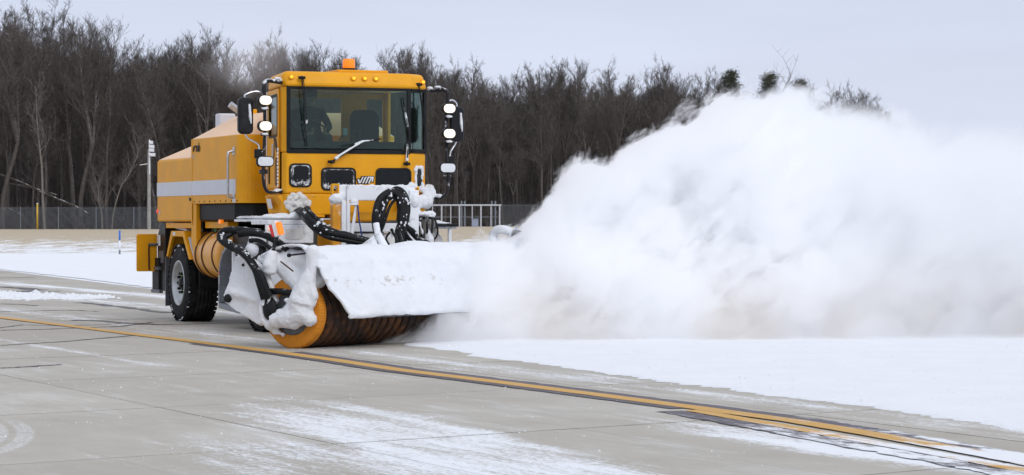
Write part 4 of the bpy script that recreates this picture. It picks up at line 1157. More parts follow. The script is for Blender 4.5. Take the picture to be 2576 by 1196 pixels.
quad_plate('corner_trim', (CX_-.01, .805), (4.50, 1.10), 2.60, 2.66, 'black_rubber', .02, truck, -.01)
quad_plate('corner_trim', (CX_-.01, .805), (4.50, 1.10), 3.49, 3.53, 'black_rubber', .02, truck, -.01)
quad_plate('corner_trim', (4.53, 1.055), (4.495, 1.107), 2.661, 3.489, 'black_rubber', .02, truck, -.01)
# lower windows in the front panel with frost round them
def low_window(cy, cz, w, h, fr, x=CX_, name='lower_window'):
    m_ = MB(); m_.prism(rrect(cy, cz, w, h, .065, 6), 'x', x-.01, x+.006); g_ = m_.build(name, 'dark_glass', truck)
    m_ = MB(); m_.ring(rrect(cy, cz, w+.03, h+.03, .075, 6), rrect(cy, cz, w-.02, h-.02, .055, 6), 'x', x-.01, x+.014); m_.build('window_seal', 'black_rubber', g_)
    if fr:
        m_ = MB(); a = rrect(cy, cz, w-.012, h-.012, .06, 8); b = rrect(cy+.012, cz+.022, w-.085, h-.085, .05, 8); m_.ring(a, b, 'x', x+.004, x+.009); m_.build('window_frost', 'frost_glass', g_)
        m_ = MB(); rg = random.Random(int(cy*100)); 
        for k in range(60):
            t = rg.random(); px = rg.uniform(-w/2, w/2); m_.ball((x+.008, cy+px, cz-h/2+.04+rg.random()**2*.05), rg.uniform(.004, .009), (.5, 1, 1), 5, 3)
        m_.build('window_frost', 'snow', g_, recalc=False)['kind'] = 'stuff'
    return g_
low_window(-.895, 2.265, .31, .31, True); low_window(-.32, 2.215, .50, .30, True); low_window(.52, 2.215, .52, .30, False)
# right corner window, on the chamfered corner
ang = math.atan2(.20, .30)
def on_corner(t, z, out=0.0):      # t from 0 to 1 across the chamfer
    return Vector((CX_-.20*t, .80+.30*t, z))+Vector((math.cos(ang), math.sin(ang), 0))*out
pl = rrect(.5, 2.24, .46, .31, .06, 6)
m_ = MB(); A = [on_corner(a, b, -.005) for a, b in pl]; B = [on_corner(a, b, .008) for a, b in pl]; n = len(A)
m_.add(A+B, [tuple(range(n)), tuple(range(2*n-1, n-1, -1))]+[(k, (k+1) % n, (k+1) % n+n, k+n) for k in range(n)]); cw = m_.build('lower_window', 'dark_glass', truck)
m_ = MB(); rg = random.Random(8)
for k in range(260):
    i_ = k % n; f_ = rg.random(); a = pl[i_][0]*(1-f_)+pl[(i_+1) % n][0]*f_; b = pl[i_][1]*(1-f_)+pl[(i_+1) % n][1]*f_
    P = on_corner(a+rg.gauss(0, .02), b+rg.gauss(0, .006), .006); m_.ball(P, rg.uniform(.018, .028), (1, 1, 1), 8, 5)
snow_lump('window_snow', m_, cw, .012, disp=.012, size=.05, smooth=2)
# emblem between the lower windows
em = MB()
for k in range(3):
    y_ = .035+k*.045; em.prism([(y_, 2.155), (y_+.022, 2.155), (y_+.07, 2.25), (y_+.048, 2.25)], 'x', CX_+.008, CX_+.016)
em.prism([(-.035, 2.215), (-.01, 2.215), (.002, 2.175), (.042, 2.25), (.06, 2.25), (.012, 2.155), (-.015, 2.155)], 'x', CX_+.0085, CX_+.0165)
em.prism([(.115, 2.235), (.125, 2.252), (.215, 2.252), (.20, 2.18), (.178, 2.18), (.19, 2.235)], 'x', CX_+.0088, CX_+.0168)
eb = MB(); eb.prism([(-.05, 2.225), (0, 2.225), (.03, 2.26), (.23, 2.262), (.212, 2.17), (.17, 2.17), (.13, 2.145), (-.03, 2.145)], 'x', CX_+.0005, CX_+.007)
eb = eb.build('maker_emblem', 'black_rubber', truck); em.build('emblem_bars', 'sealed_beam', eb)
# door on the truck's right
def side_pt(x, z, out=0.0):
    t = (x-3.30)/1.30; return Vector((x+out*.168, -.93-.22*t-out, z))
def side_plate(name, pts_, mat, parent, out0, out1, bevel=0):
    A = [side_pt(x, z, out0) for x, z in pts_]; B = [side_pt(x, z, out1) for x, z in pts_]; n = len(A)
    m_ = MB(); m_.add(A+B, [tuple(range(n)), tuple(range(2*n-1, n-1, -1))]+[(k, (k+1) % n, (k+1) % n+n, k+n) for k in range(n)]); return m_.build(name, mat, parent, bevel=bevel)
def side_ring(name, o_, i_, mat, parent, out0, out1):
    m_ = MB(); n = len(o_)
    vs = [side_pt(x, z, out0) for x, z in o_]+[side_pt(x, z, out0) for x, z in i_]+[side_pt(x, z, out1) for x, z in o_]+[side_pt(x, z, out1) for x, z in i_]
    fs = []
    for i in range(n):
        j = (i+1) % n; fs += [(i, j, j+n, i+n), (i+2*n, i+3*n, j+3*n, j+2*n), (i, i+2*n, j+2*n, j), (i+n, j+n, j+3*n, i+3*n)]
    m_.add(vs, fs); return m_.build(name, mat, parent)
dr_o = rrect(3.95, 2.80, 1.14, 1.42, .05); dr_i = rrect(3.99, 3.13, .84, .60, .06)
door = side_ring('door', dr_o, dr_i, 'orange_paint', truck, .003, .03)
side_plate('door_window', dr_i, 'cab_glass', door, .012, .018)
side_ring('window_seal', rrect(3.99, 3.13, .86, .62, .07), rrect(3.99, 3.13, .80, .56, .05), 'black_rubber', door, .028, .038)
side_plate('quarter_window', [(4.05, 2.83), (4.30, 2.80), (4.46, 2.62), (4.38, 2.60), (4.18, 2.72)], 'black_rubber', door, .031, .04)
side_plate('lower_window', rrect(4.32, 2.32, .20, .40, .06), 'dark_glass', door, .031, .042)
side_plate('door_vent', rrect(3.62, 2.32, .10, .34, .05), 'black_rubber', door, .031, .042)
side_plate('door_handle', rrect(4.05, 2.62, .16, .22, .07), 'steel', door, .031, .055, bevel=.006)
side_plate('edge_strip', [(3.37, 2.09), (3.41, 2.09), (3.41, 3.51), (3.37, 3.51)], 'frost_white', door, .031, .045)
for k in range(11):
    z_ = 2.10+k*.052; side_plate('hinge', [(4.50, z_), (4.54, z_), (4.54, z_+.036), (4.50, z_+.036)], 'frost_white', door, .031, .05)
# chin panel below the door, stained with frost
m_ = MB(); m_.add([(4.05, -1.22, 1.98), (4.62, -1.22, 1.98), (4.66, -1.04, 1.72), (4.15, -1.20, 1.73), (4.05, -.8, 1.98), (4.62, -.8, 1.98), (4.66, -.8, 1.72), (4.15, -.8, 1.73)],
           [(0, 1, 2, 3), (7, 6, 5, 4), (0, 4, 5, 1), (1, 5, 6, 2), (2, 6, 7, 3), (3, 7, 4, 0)]); m_.build('step_panel', 'orange_paint', truck, bevel=.012)
m_ = MB(); m_.add([(4.16, -1.232, 1.93), (4.36, -1.232, 1.93), (4.40, -1.213, 1.79), (4.22, -1.214, 1.79)], [(0, 1, 2, 3)]); o = m_.build('warning_decal', 'print_white', truck); o.modifiers.new('s', 'SOLIDIFY').thickness = .003
m_ = MB(); m_.add([(4.69, -1.09, 1.999), (4.69, -.50, 1.999), (4.69, -.52, 1.66), (4.69, -.95, 1.70), (4.55, -1.09, 1.999), (4.55, -.50, 1.999), (4.55, -.52, 1.66), (4.55, -.95, 1.70)],
           [(0, 1, 2, 3), (7, 6, 5, 4), (0, 4, 5, 1), (1, 5, 6, 2), (2, 6, 7, 3), (3, 7, 4, 0)])
m_.build('chin_panel', 'orange_paint', truck, bevel=.01)
m_ = MB(); m_.prism([(-.42, 1.70), (.52, 1.70), (.46, 1.60), (-.38, 1.60)], 'x', 4.45, 4.68); m_.build('lower_bumper', 'orange_paint', truck, bevel=.02)

# ---- inside the cab
for (yc, w) in ((.44, .44), (-.50, .42)):
    m_ = MB(); m_.prism(rrect(yc, 2.98 if yc > 0 else 2.95, w, .56 if yc > 0 else .5, .13, 6), 'x', 3.62, 3.74); st_ = m_.build('seat_back', 'seat_cloth', truck, bevel=.03)
    m_ = MB(); m_.box((3.70, yc-w/2, 2.62), (4.15, yc+w/2, 2.76)); m_.build('seat_cushion', 'seat_cloth', st_, bevel=.04)
m_ = MB(); m_.box((4.32, -1.0, 2.622), (4.64, .70, 2.76)); m_.build('dashboard', 'cab_trim', truck, bevel=.04)
m_ = MB(); m_.tube([(4.25, -.48+.17*math.cos(2*math.pi*k/20), 2.86+.15*math.sin(2*math.pi*k/20)) for k in range(21)], .014, 8); m_.tube([(4.25, -.48, 2.86), (4.42, -.48, 2.72)], .02, 8); m_.build('steering_wheel', 'black_rubber', truck, recalc=False)
for z_, y_ in ((3.12, -.93), (2.86, -.93)):
    m_ = MB(); m_.ball((4.45, y_, z_), .075, (.5, 1, 1.25), 12, 8); m_.build('inner_mirror', 'black_rubber', truck, recalc=False)
m_ = MB(); m_.box((3.90, .16, 2.62), (4.2, .20, 2.95)); m_.build('console', 'cab_trim', truck, bevel=.02)
m_ = MB(); m_.box((3.335, -.9, 2.622), (3.40, .9, 2.70)); m_.build('rear_shelf', 'cab_trim', truck)
m_ = MB(); m_.box((3.86, .03, 2.86), (3.92, .10, 2.98)); m_.build('headset', 'stripe_white', truck, bevel=.02)
m_ = MB(); m_.tube([(3.86, -.02, 2.80), (3.86, .06, 2.90)], .012, 6); m_.build('lever', 'black_rubber', truck, recalc=False)

# ---- wipers
def wiper(name, p, q, b0, b1, snow=0.0, off=.03):
    m_ = MB(); m_.tube([p, Vector(p).lerp(Vector(q), .5)+Vector((.02, 0, 0)), q], .011, 8)
    w = m_.build(name, 'black_rubber', truck, recalc=False)
    m_ = MB(); m_.tube([b0, Vector(b0).lerp(Vector(b1), .5)+Vector((.006, 0, 0)), b1], .009, 8); m_.build('wiper_blade', 'black_rubber', w, recalc=False)
    m_ = MB(); m_.ball(p, .035, (1, 1, .8), 10, 6); m_.box(Vector(p)-Vector((.02, .05, .02)), Vector(p)+Vector((.01, .05, .02))); m_.build('wiper_pivot', 'black_paint', w, recalc=False)
    if snow:
        m_ = MB(); P, Q = Vector(p), Vector(q); m_.tube([P.lerp(Q, .10)+Vector((.0, 0, .01)), P.lerp(Q, .55)+Vector((.0, 0, .018)), Q+Vector((0, 0, .012))], snow, 8, rad=[snow*1.2, snow*.9, snow*.7])
        A, B = Vector(b0), Vector(b1); m_.tube([A.lerp(B, .28), A.lerp(B, .5)+Vector((0, 0, .015)), A.lerp(B, .80)], snow*.7, 8, rad=[snow*.5, snow*.85, snow*.5])
        snow_lump('wiper_snow', m_, w, .012, disp=.014, size=.05, smooth=3)
    return w
xw = CX_+.045
wiper('wiper', (xw+.02, -.45, 2.46), (xw, .06, 2.755), (xw, -.26, 2.685), (xw, .32, 2.80), .024)
wiper('wiper', (xw+.02, .705, 2.44), (xw, .725, 2.72), (xw, .76, 2.78), (xw-.01, .655, 3.40), .022)
wiper('wiper', (xw+.03, -.895, 3.655), (xw+.01, -.85, 3.05), (xw, -.86, 3.02), (xw-.01, -.80, 2.68), 0)
wiper('wiper', (4.66, .93, 3.60), (4.60, 1.03, 3.0), (4.60, 1.02, 3.3), (4.60, 1.06, 2.80), 0)
m_ = MB(); m_.tube([(xw+.03, -.87, 3.64), (xw+.02, -.82, 3.05)], .006, 6); m_.build('wiper_link', 'black_rubber', truck, recalc=False)
m_ = MB(); m_.tube([(xw-.01, -.815, 3.06), (xw-.005, -.81, 3.0)], .018, 8); snow_lump('wiper_snow', m_, truck, .012, disp=.01, size=.05, smooth=2)

# ---- mirror brackets, mirrors and work lights on both sides
def mirror_side(s_, x=4.78):
    yb = 1.14; yL = 1.46 if s_ < 0 else 1.335; yt = s_*yL; dz = 0 if s_ < 0 else -.07
    rt = (4.62, s_*(yb+.0), 3.57+dz); ybm = s_*(yL+.01)
    m_ = MB(); m_.tube([(4.60, s_*1.12, 3.585+dz), (4.68, s_*1.28, 3.60+dz), (x-.04, s_*(yL-.06), 3.60+dz), (x, s_*yL, 3.55+dz), (x, s_*yL, 3.40+dz)], .030, 12, bez=4)
    arm = m_.build('mirror_arm', 'black_frost', truck, recalc=False)
    m_ = MB(); m_.tube([(x-.02, s_*(yL-.01), 3.40+dz), (x-.03, s_*(yL-.02), 2.95+dz), (x-.02, s_*(yL-.005), 2.60+dz), (x, ybm, 2.42+dz), (x, ybm, 2.20+dz), (x-.01, s_*(yL-.02), 2.08+dz), (x-.06, s_*(yL-.10), 2.02+dz), (4.60, s_*1.12, 2.04+dz)], .024, 10, bez=4); m_.build('mirror_post', 'black_frost', arm, recalc=False)
    for z_ in (3.32, 2.955):
        zc = z_+dz
        m_ = MB(); m_.prism(rrect(yt, zc, .21, .155, .07, 7), 'x', x-.02, x+.071); wl = m_.build('work_light', 'black_paint', truck, bevel=.02, seg=3)
        wl.scale = (1, 1, 1)
        m_ = MB(); m_.prism(rrect(yt, zc, .18, .128, .06, 7), 'x', x+.072, x+.084); m_.build('lens', 'work_lamp', wl, bevel=.006)
        m_ = MB(); m_.box((x-.02, yt-.05, zc-.135), (x+.06, yt+.05, zc-.10)); m_.box((x-.0, yt-.015, zc-.20), (x+.03, yt+.015, zc-.10)); m_.build('lamp_bracket', 'black_frost', wl, bevel=.008)
        m_ = MB(); m_.ball((x+.05, yt, zc-.115), .04, (1, 1.6, .5), 10, 6); snow_lump('lamp_snow', m_, wl, .014, disp=.02, size=.06, smooth=2)
    # long mirror housing
    ym = s_*(1.715 if s_ < 0 else 1.50); zc = 3.10+dz
    m_ = MB(); m_.prism(rrect(ym, zc, .22, .52, .07, 6), 'x', x-.13, x-.02); mh = m_.build('mirror', 'black_paint', truck, bevel=.035, seg=4)
    m_ = MB(); m_.prism(rrect(ym, zc, .17, .46, .05, 6), 'x', x-.14, x-.131); m_.build('mirror_glass', 'chrome', mh)
    m_ = MB(); m_.tube([(x-.06, s_*(yL), 3.42+dz), (x-.07, s_*(yL+.10), 3.45+dz), (x-.07, ym, 3.40+dz), (x-.07, ym, 3.35+dz)], .014, 10, bez=4)
    m_.tube([(x-.07, ym-.0, 2.86+dz), (x-.07, ym-s_*.03, 2.79+dz), (x-.06, s_*(yL+.07), 2.70+dz), (x-.05, s_*(yL+.05), 2.62+dz), (x-.03, s_*yL, 2.58+dz)], .014, 10, bez=4)
    m_.build('mirror_stay', 'chrome', mh, recalc=False)
    m_ = MB(); m_.tube([(x-.015, ym+.045, zc+.17), (x-.012, ym+.055, zc), (x-.015, ym+.07, zc-.12)], .022, 8, rad=[.018, .026, .010]); snow_lump('mirror_snow', m_, mh, .012, disp=.014, size=.05, smooth=2)
    # small convex mirror facing forward
    m_ = MB(); m_.prism(rrect(s_*(yL-.01), 2.455+dz, .26, .155, .06, 6), 'x', x-.02, x+.04); sm2 = m_.build('headlamp', 'black_paint', truck, bevel=.02, seg=3)
    m_ = MB(); m_.prism(rrect(s_*(yL-.01), 2.455+dz, .225, .125, .05, 6), 'x', x+.0405, x+.048); m_.build('lens', 'sealed_beam', sm2, bevel=.004)
    m_ = MB(); m_.box((x-.05, s_*(yL+.0)-.06, 2.28+dz), (x+.0, s_*(yL)+.06, 2.345+dz)); m_.build('clamp', 'black_frost', arm, bevel=.01)
    m_ = MB(); m_.box((x-.06, s_*(yL+.07)-.06, 2.50+dz), (x-.022, s_*(yL+.07)+.05, 2.63+dz)); m_.build('lamp_box', 'black_rubber', arm, bevel=.01)
    m_ = MB(); m_.ball((4.56, s_*1.14, 3.62+dz), .05, (1.4, 1, .7), 10, 6); m_.ball((4.68, s_*1.22, 3.64+dz), .035, (1.4, 1.6, .6), 10, 6)
    m_.ball((4.62, s_*1.2, 2.055+dz), .04, (1, 1.8, .5), 10, 6); snow_lump('arm_snow', m_, arm, .014, disp=.02, size=.06, smooth=2)
mirror_side(-1); mirror_side(1)
m_ = MB(); m_.ball((4.55, 1.14, 2.02), .10, (1, 1, 1.4)); m_.ball((4.65, 1.06, 1.90), .10, (1, 1, 1.2)); m_.ball((4.6, 1.0, 2.08), .06); m_.tube([(4.6, 1.1, 2.0), (4.75, 1.25, 1.97)], .04, 8); snow_lump('snow_crust', m_, truck, .02, disp=.05, size=.09)

# ---- front hitch frame
def frosty(name, mb, parent=None, bevel=.01, mat='frosted_metal'): return mb.build(name, mat, parent or truck, bevel=bevel)
hf = MB(); hf.box((5.45, -.62, 1.90), (5.60, .52, 2.10)); hf = frosty('hitch_frame', hf, bevel=.015)
m_ = MB(); m_.box((5.50, -.72, .85), (5.62, -.60, 1.86)); frosty('hitch_post', m_, hf, mat='orange_frost')
m_ = MB(); m_.box((5.605, -.60, 1.0), (5.66, -.535, 1.90)); frosty('hitch_post', m_, hf)
m_ = MB(); m_.box((5.50, .42, .85), (5.64, .56, 2.05)); frosty('hitch_post', m_, hf)
m_ = MB(); m_.tube([(5.63, -.50, 1.36), (5.63, -.50, 1.86)], .030, 10); m_.tube([(5.63, -.50, 1.8), (5.63, -.50, 2.12)], .02, 8); m_.build('hitch_rod', 'frosted_metal', hf, recalc=False)
m_ = MB(); m_.tube([(5.62, -.52, 1.845), (5.66, -.36, 1.84)], .014, 8); m_.tube([(5.64, -.38, 1.84), (5.64, -.45, 1.40)], .022, 8, rad=[.018, .03]); m_.build('lift_link', 'frosted_metal', hf, recalc=False)
m_ = MB(); m_.tube([(5.67, -.37, 1.83), (5.67, -.345, 1.6), (5.67, -.30, 1.36)], .012, 6); m_.build('rope', 'blue_rope', hf, recalc=False)
m_ = MB(); m_.ring(rrect(-.67, 2.05, .11, .17, .03), rrect(-.67, 2.05, .06, .11, .015), 'x', 5.52, 5.60); m_.build('lifting_eye', 'orange_paint', hf, bevel=.006)
m_ = MB(); m_.ring(rrect(-.67, 1.80, .11, .14, .03), rrect(-.67, 1.80, .055, .08, .015), 'x', 5.52, 5.60); m_.build('lifting_eye', 'orange_frost', hf, bevel=.006)
m_ = MB(); m_.ring(rrect(.555, 2.03, .07, .15, .02), rrect(.555, 2.03, .03, .09, .01), 'x', 5.50, 5.58); m_.build('lifting_eye', 'orange_paint', hf, bevel=.006)
m_ = MB()
for k in range(26):
    t = k/25; m_.ball((5.54, -.60+1.12*t, 2.095+.004*math.sin(k*1.3)), .05, (1.5, 1.4, .55), 10, 6)
m_.ball((5.58, -.66, 1.92), .10, (1, 1, .8)); m_.ball((5.56, -.58, 1.95), .08, (1, 1, 1.1)); m_.ball((5.56, .48, 2.12), .05); m_.ball((5.6, .50, 1.90), .09, (1, 1, 1.3)); m_.ball((5.6, -.40, 1.88), .05, (1, 1.5, 1))
snow_lump('snow_crust', m_, hf, .018, disp=.03, size=.07)
m_ = MB(); m_.box((5.0, -.40, 1.62), (5.3, .40, 1.74)); m_.build('cross_tube', 'orange_paint', truck, bevel=.03)
m_ = MB(); m_.box((5.2, -.5, 1.46), (5.42, .42, 1.58)); frosty('cross_tube', m_, truck)
m_ = MB(); m_.box((4.8, -.55, .75), (5.4, .45, 1.44)); m_.build('gearbox', 'frosted_dark', truck, bevel=.05)
m_ = MB(); m_.ball((5.55, -.1, 1.28), .25, (.6, 1, .6)); m_.ball((5.4, .18, 1.22), .2); snow_lump('snow_crust', m_, truck, .03, disp=.06, size=.12, mat='dirty_snow')

# ---- right front wing: snow loaded shelf over the wheel
m_ = MB(); m_.box((2.78, -1.30, 1.60), (4.45, -.60, 1.635)); m_.box((4.45, -1.55, 1.56), (5.25, -.75, 1.63)); wing = frosty('wing_shelf', m_, truck)
m_ = MB(); m_.box((2.8, -1.28, 1.645), (4.5, -.70, 1.68)); m_.box((4.4, -1.53, 1.64), (5.25, -.80, 1.68))
for k in range(16): m_.ball((rnd.uniform(4.5, 5.2), rnd.uniform(-1.5, -.85), 1.68), rnd.uniform(.04, .08), (1.4, 1.4, .6), 10, 6)
for k in range(8): m_.ball((rnd.uniform(5.0, 5.3), rnd.uniform(-1.15, -.85), 1.69), rnd.uniform(.05, .09), (1, 1, .8), 10, 6)
snow_lump('snow_crust', m_, wing, .022, disp=.035, size=.10)
m_ = MB(); m_.box((5.20, -1.48, 1.30), (5.25, -.88, 1.56)); m_.box((5.20, -1.70+.12, 1.38), (5.235, -1.50, 1.56)); bp_ = frosty('lamp_panel', m_, wing)
m_ = MB(); m_.lathe([(0, .028), (.02, .026), (.03, .0)], (5.252, -1.50, 1.50), 'x', 12); m_.build('marker_lamp', 'marker_glow', wing, recalc=False)
m_ = MB(); m_.prism(rrect(-1.17, 1.43, .26, .15, .05, 5), 'x', 5.252, 5.262); m_.build('headlamp', 'dirty_snow', truck)
m_ = MB(); m_.box((4.5, -1.35, .95), (5.1, -.75, 1.56)); m_.build('wing_panel', 'frosted_dark', wing, bevel=.03)
m_ = MB(); m_.box((4.6, -.78, .9), (5.1, -.56, 1.65)); m_.build('wing_panel', 'orange_frost', wing, bevel=.02)
m_ = MB(); m_.prism([(3.05, 1.02), (3.35, 1.40), (4.2, 1.42), (4.5, 1.05), (4.35, 1.0), (4.1, 1.30), (3.45, 1.28), (3.2, .98)], 'y', -1.24, -.75); frosty('front_fender', m_, truck)
m_ = MB(); m_.box((4.35, -1.30, .55), (4.95, -1.1, 1.45)); m_.ball((4.75, -1.25, 1.3), .2, (1, .6, 1)); snow_lump('snow_crust', m_, wing, .03, disp=.06, size=.12)
# left front wing: hose cluster box and step
m_ = MB(); m_.box((4.7, .58, 1.15), (5.2, .98, 1.70)); lw = m_.build('valve_box', 'frosted_dark', truck, bevel=.02)
m_ = MB()
for k in range(14): m_.ball((rnd.uniform(4.9, 5.25), rnd.uniform(.60, .95), 1.71), rnd.uniform(.05, .08), (1.2, 1.2, .6), 10, 6)
m_.ball((5.0, .72, 1.86), .13, (1, .9, 1.2)); m_.ball((4.9, .62, 2.0), .10, (1, 1, 1.2)); m_.ball((5.0, .85, 1.9), .1); m_.ball((5.0, .60, 1.78), .08)
snow_lump('snow_crust', m_, lw, .02, disp=.05, size=.08)
for k in range(6):
    y0 = .64+k*.06+rnd.uniform(-.03, .03); x0 = 5.24+rnd.uniform(-.02, .05); m_ = MB()
    m_.tube([(x0-.12, y0, 1.66), (x0+.02, y0+.01, 1.63), (x0+.06, y0+rnd.uniform(-.05, .05), rnd.uniform(1.40, 1.52)), (x0, .80+(k-3)*.035+rnd.uniform(-.04, .04), rnd.uniform(1.15, 1.32)), (x0-.1, .82+rnd.uniform(-.06, .06), 1.0)], rnd.choice([.010, .013, .017]), 8, bez=5); m_.build('hydraulic_hose', 'hose_rubber', lw, recalc=False)
m_ = MB(); m_.tube([(5.28, .82, 1.52), (5.33, .84, 1.34), (5.3, .85, 1.05)], .03, 8, rad=[.015, .075, .05], bez=3); m_.ball((5.30, .70, 1.58), .035); m_.tube([(5.3, .70, 1.60), (5.34, .73, 1.42)], .02, 8); snow_lump('snow_crust', m_, lw, .016, disp=.03, size=.06)
m_ = MB(); m_.box((4.9, 1.0, 1.50), (5.25, 1.30, 1.56)); m_.box((5.19, 1.17, 1.27), (5.24, 1.22, 1.50)); m_.box((4.9, 1.0, 1.24), (5.22, 1.23, 1.27)); stp = frosty('access_step', m_, truck)
m_ = MB(); m_.box((5.25, .98, 1.53), (5.29, 1.30, 1.57)); m_.build('step_edge', 'black_rubber', stp, bevel=.005)
m_ = MB(); m_.box((4.95, 1.0, 1.57), (5.23, 1.22, 1.59)); m_.ball((5.1, 1.05, 1.59), .06, (1.5, 1.4, .5)); snow_lump('snow_crust', m_, stp, .018, disp=.03, size=.06)
m_ = MB(); m_.ball((4.9, 1.0, 1.38), .17, (1, .9, .9)); m_.ball((4.95, 1.08, 1.3), .12); snow_lump('snow_crust', m_, truck, .025, disp=.05, size=.1, mat='dirty_snow')
# puff of snow stuck on the cab front
m_ = MB()
for k in range(70):
    a = rnd.random()*6.28; q_ = rnd.random()**.5; m_.ball((4.72+rnd.uniform(0, .10), -.95+.17*q_*math.cos(a), 1.86+.13*q_*math.sin(a)), rnd.uniform(.03, .055), (1, 1, 1), 8, 5)
for k in range(24): m_.ball((4.71, -.86+rnd.gauss(0, .07), 1.99+rnd.gauss(0, .05)), rnd.uniform(.010, .022), (.5, 1, 1), 6, 4)
snow_lump('snow_crust', m_, truck, .012, disp=.035, size=.05, mat='dirty_snow', smooth=2)

# ================================================================ BROOM HEAD (part of the truck)
BW = Vector((-2.77, 32.7, 0)); U = Vector((.564, .826, 0)).normalized(); BL = 5.45
inv = Matrix.Rotation(-(TH-math.pi/2), 4, 'Z') @ Matrix.Translation(-TO)
Bl = inv @ BW; Ul = (inv.to_3x3() @ U)
m_ = MB(); m_.lathe([(-.02, 0), (-.02, .12), (BL+.02, .12), (BL+.02, 0)], (0, 0, .452), 'x', 20)
broom = m_.build('broom_head', 'black_paint', truck)
broom.location = Bl; broom.rotation_euler = (0, 0, math.atan2(Ul.y, Ul.x))     # x along the axis, y to the rear, z up
# bristle wafers
NW = 38; BR = .455
m_ = MB(); n = 48; wv = BL/NW
prof = [(0.012, .13), (0.012, BR-.07), (.004, BR-.012), (.018, BR), (wv*.55, BR-.004), (wv*.90, BR-.012), (wv-.004, BR-.035), (wv-.004, .13)]
me0 = None
for k in range(NW):
    if k == 0:
        m_ = MB(); m_.lathe([(-.012, .13), (-.012, BR-.03), (.0, BR), (wv*.7, BR), (wv*.9, BR-.02), (wv-.01, BR-.06), (wv-.01, .13)], (0, 0, 0), 'x', 64); o = m_.build('bristle_wafer', 'bristle_end', broom)
    elif me0 is None:
        m_ = MB(); m_.lathe(prof, (0, 0, 0), 'x', 48)
        vs = []
        for v_ in m_.v:      # the rings wobble: the bristles lean in waves
            a = math.atan2(v_[2], v_[1]); vs.append((v_[0]+.030*math.sin(a*2+.6), v_[1], v_[2]))
        m_.v = vs; o = m_.build('bristle_wafer', 'bristle', broom); me0 = o
    else: o = dup(me0, broom)
    o.location = (k*wv, 0, .452); o.rotation_euler = (k*.23, 0, 0) if k else (0, 0, 0)
# end cap
m_ = MB(); m_.lathe([(-.03, .27), (-.022, .285), (-.013, .285)], (0, 0, .452), 'x', 40); m_.lathe([(-.10, 0), (-.10, .13), (-.03, .15), (-.03, .27)], (0, 0, .452), 'x', 40); m_.build('end_cap', 'grey_dark', broom)
# sheet metal hood, heavy with snow: profile in (y, z), y to the rear
hp = [(.42, .55), (.48, .95), (.42, 1.15), (.25, 1.20), (-.05, 1.20), (-.30, 1.10), (-.52, .80), (-.66, .52), (-.73, .42)]
m_ = MB(); n = len(hp)
vs = [(x_ if x_ > 1 else x_+max(0, .8-b)*.75, a, b) for x_ in (.34, BL+.05) for a, b in hp]
m_.add(vs, [(k, k+1, k+1+n, k+n) for k in range(n-1)], True); o = m_.build('broom_hood', 'grey_dark', broom); sf = o.modifiers.new('s', 'SOLIDIFY'); sf.thickness = .02
hood = o
# snow on the hood as its own relief
sp_ = [(.52, 1.02), (.47, 1.17), (.30, 1.235), (.05, 1.262), (-.12, 1.262), (-.28, 1.20), (-.42, 1.05), (-.54, .88), (-.64, .70), (-.71, .55), (-.76, .43), (-.745, .405)]
def sp_at(t):
    t = t*(len(sp_)-1); i = min(int(t), len(sp_)-2); f = t-i; a, b = sp_[i], sp_[i+1]; return a[0]+(b[0]-a[0])*f, a[1]+(b[1]-a[1])*f
m_ = MB(); NU, NV = 200, 56; vs = []
for i in range(NU+1):
    u_ = -.05+(BL+.12)*i/NU
    for j in range(NV+1):
        t = j/NV; a, b = sp_at(t); a2, b2 = sp_at(min(1, t+.02)); a1, b1 = sp_at(max(0, t-.02))
        tn = Vector((a2-a1, b2-b1)).normalized(); nn_ = Vector((tn.y, -tn.x))
        if nn_.y < 0 and nn_.x > 0: nn_ = -nn_
        f = mnoise.fractal(Vector((u_*1.3, t*2.2, 1)), 1.0, 2.0, 5)*.07+mnoise.fractal(Vector((u_*6, t*9, 5)), 1.0, 2.0, 4)*.012
        rdg = max(0, 1-abs(t-.55-.03*mnoise.noise(Vector((u_*1.5, 7, 0))))/.05)*(1 if u_ < 3 else 0)*.6
        lip = max(0, 1-abs(t-.30)/.18)*.03
        ed_ = min(1, i/4, (NU-i)/3)
        h = (f+rdg*mnoise.fractal(Vector((u_*4, t*20, 2)), 1.0, 2.0, 4)*.12+lip)*min(1, (1-t)*8)
        # left edge of the skirt sweeps in an arc
        uu = u_ + (max(0, .76-b)/.35)**.6*.22*max(0, 1-i/40)
        vs.append((uu+(.02*mnoise.noise(Vector((t*14, 0, 3))) if i == 0 else 0), a+(-abs(nn_.x) if a < 0 else nn_.x)*h*.8, b+h*(.7 if t < .9 else 0)))
m_.add(vs, [(i*(NV+1)+j, (i+1)*(NV+1)+j, (i+1)*(NV+1)+j+1, i*(NV+1)+j+1) for i in range(NU) for j in range(NV)], True)
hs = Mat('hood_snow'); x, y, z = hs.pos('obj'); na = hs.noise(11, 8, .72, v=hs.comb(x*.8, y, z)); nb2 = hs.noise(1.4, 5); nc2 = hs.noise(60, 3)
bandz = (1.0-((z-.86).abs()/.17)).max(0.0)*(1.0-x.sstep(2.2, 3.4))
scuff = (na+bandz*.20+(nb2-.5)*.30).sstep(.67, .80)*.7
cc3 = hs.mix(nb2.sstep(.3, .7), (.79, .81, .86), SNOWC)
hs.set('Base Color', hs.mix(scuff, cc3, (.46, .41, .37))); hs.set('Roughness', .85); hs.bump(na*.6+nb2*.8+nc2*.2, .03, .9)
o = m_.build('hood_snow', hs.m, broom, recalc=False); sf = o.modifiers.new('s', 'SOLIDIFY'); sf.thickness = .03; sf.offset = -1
m_ = MB(); m_.box((.50, -.755, .385), (BL, -.73, .42)); m_.build('hood_lip', 'grey_dark', broom, bevel=.005)
for k in range(12):      # scuffs where the metal shows through
    pass
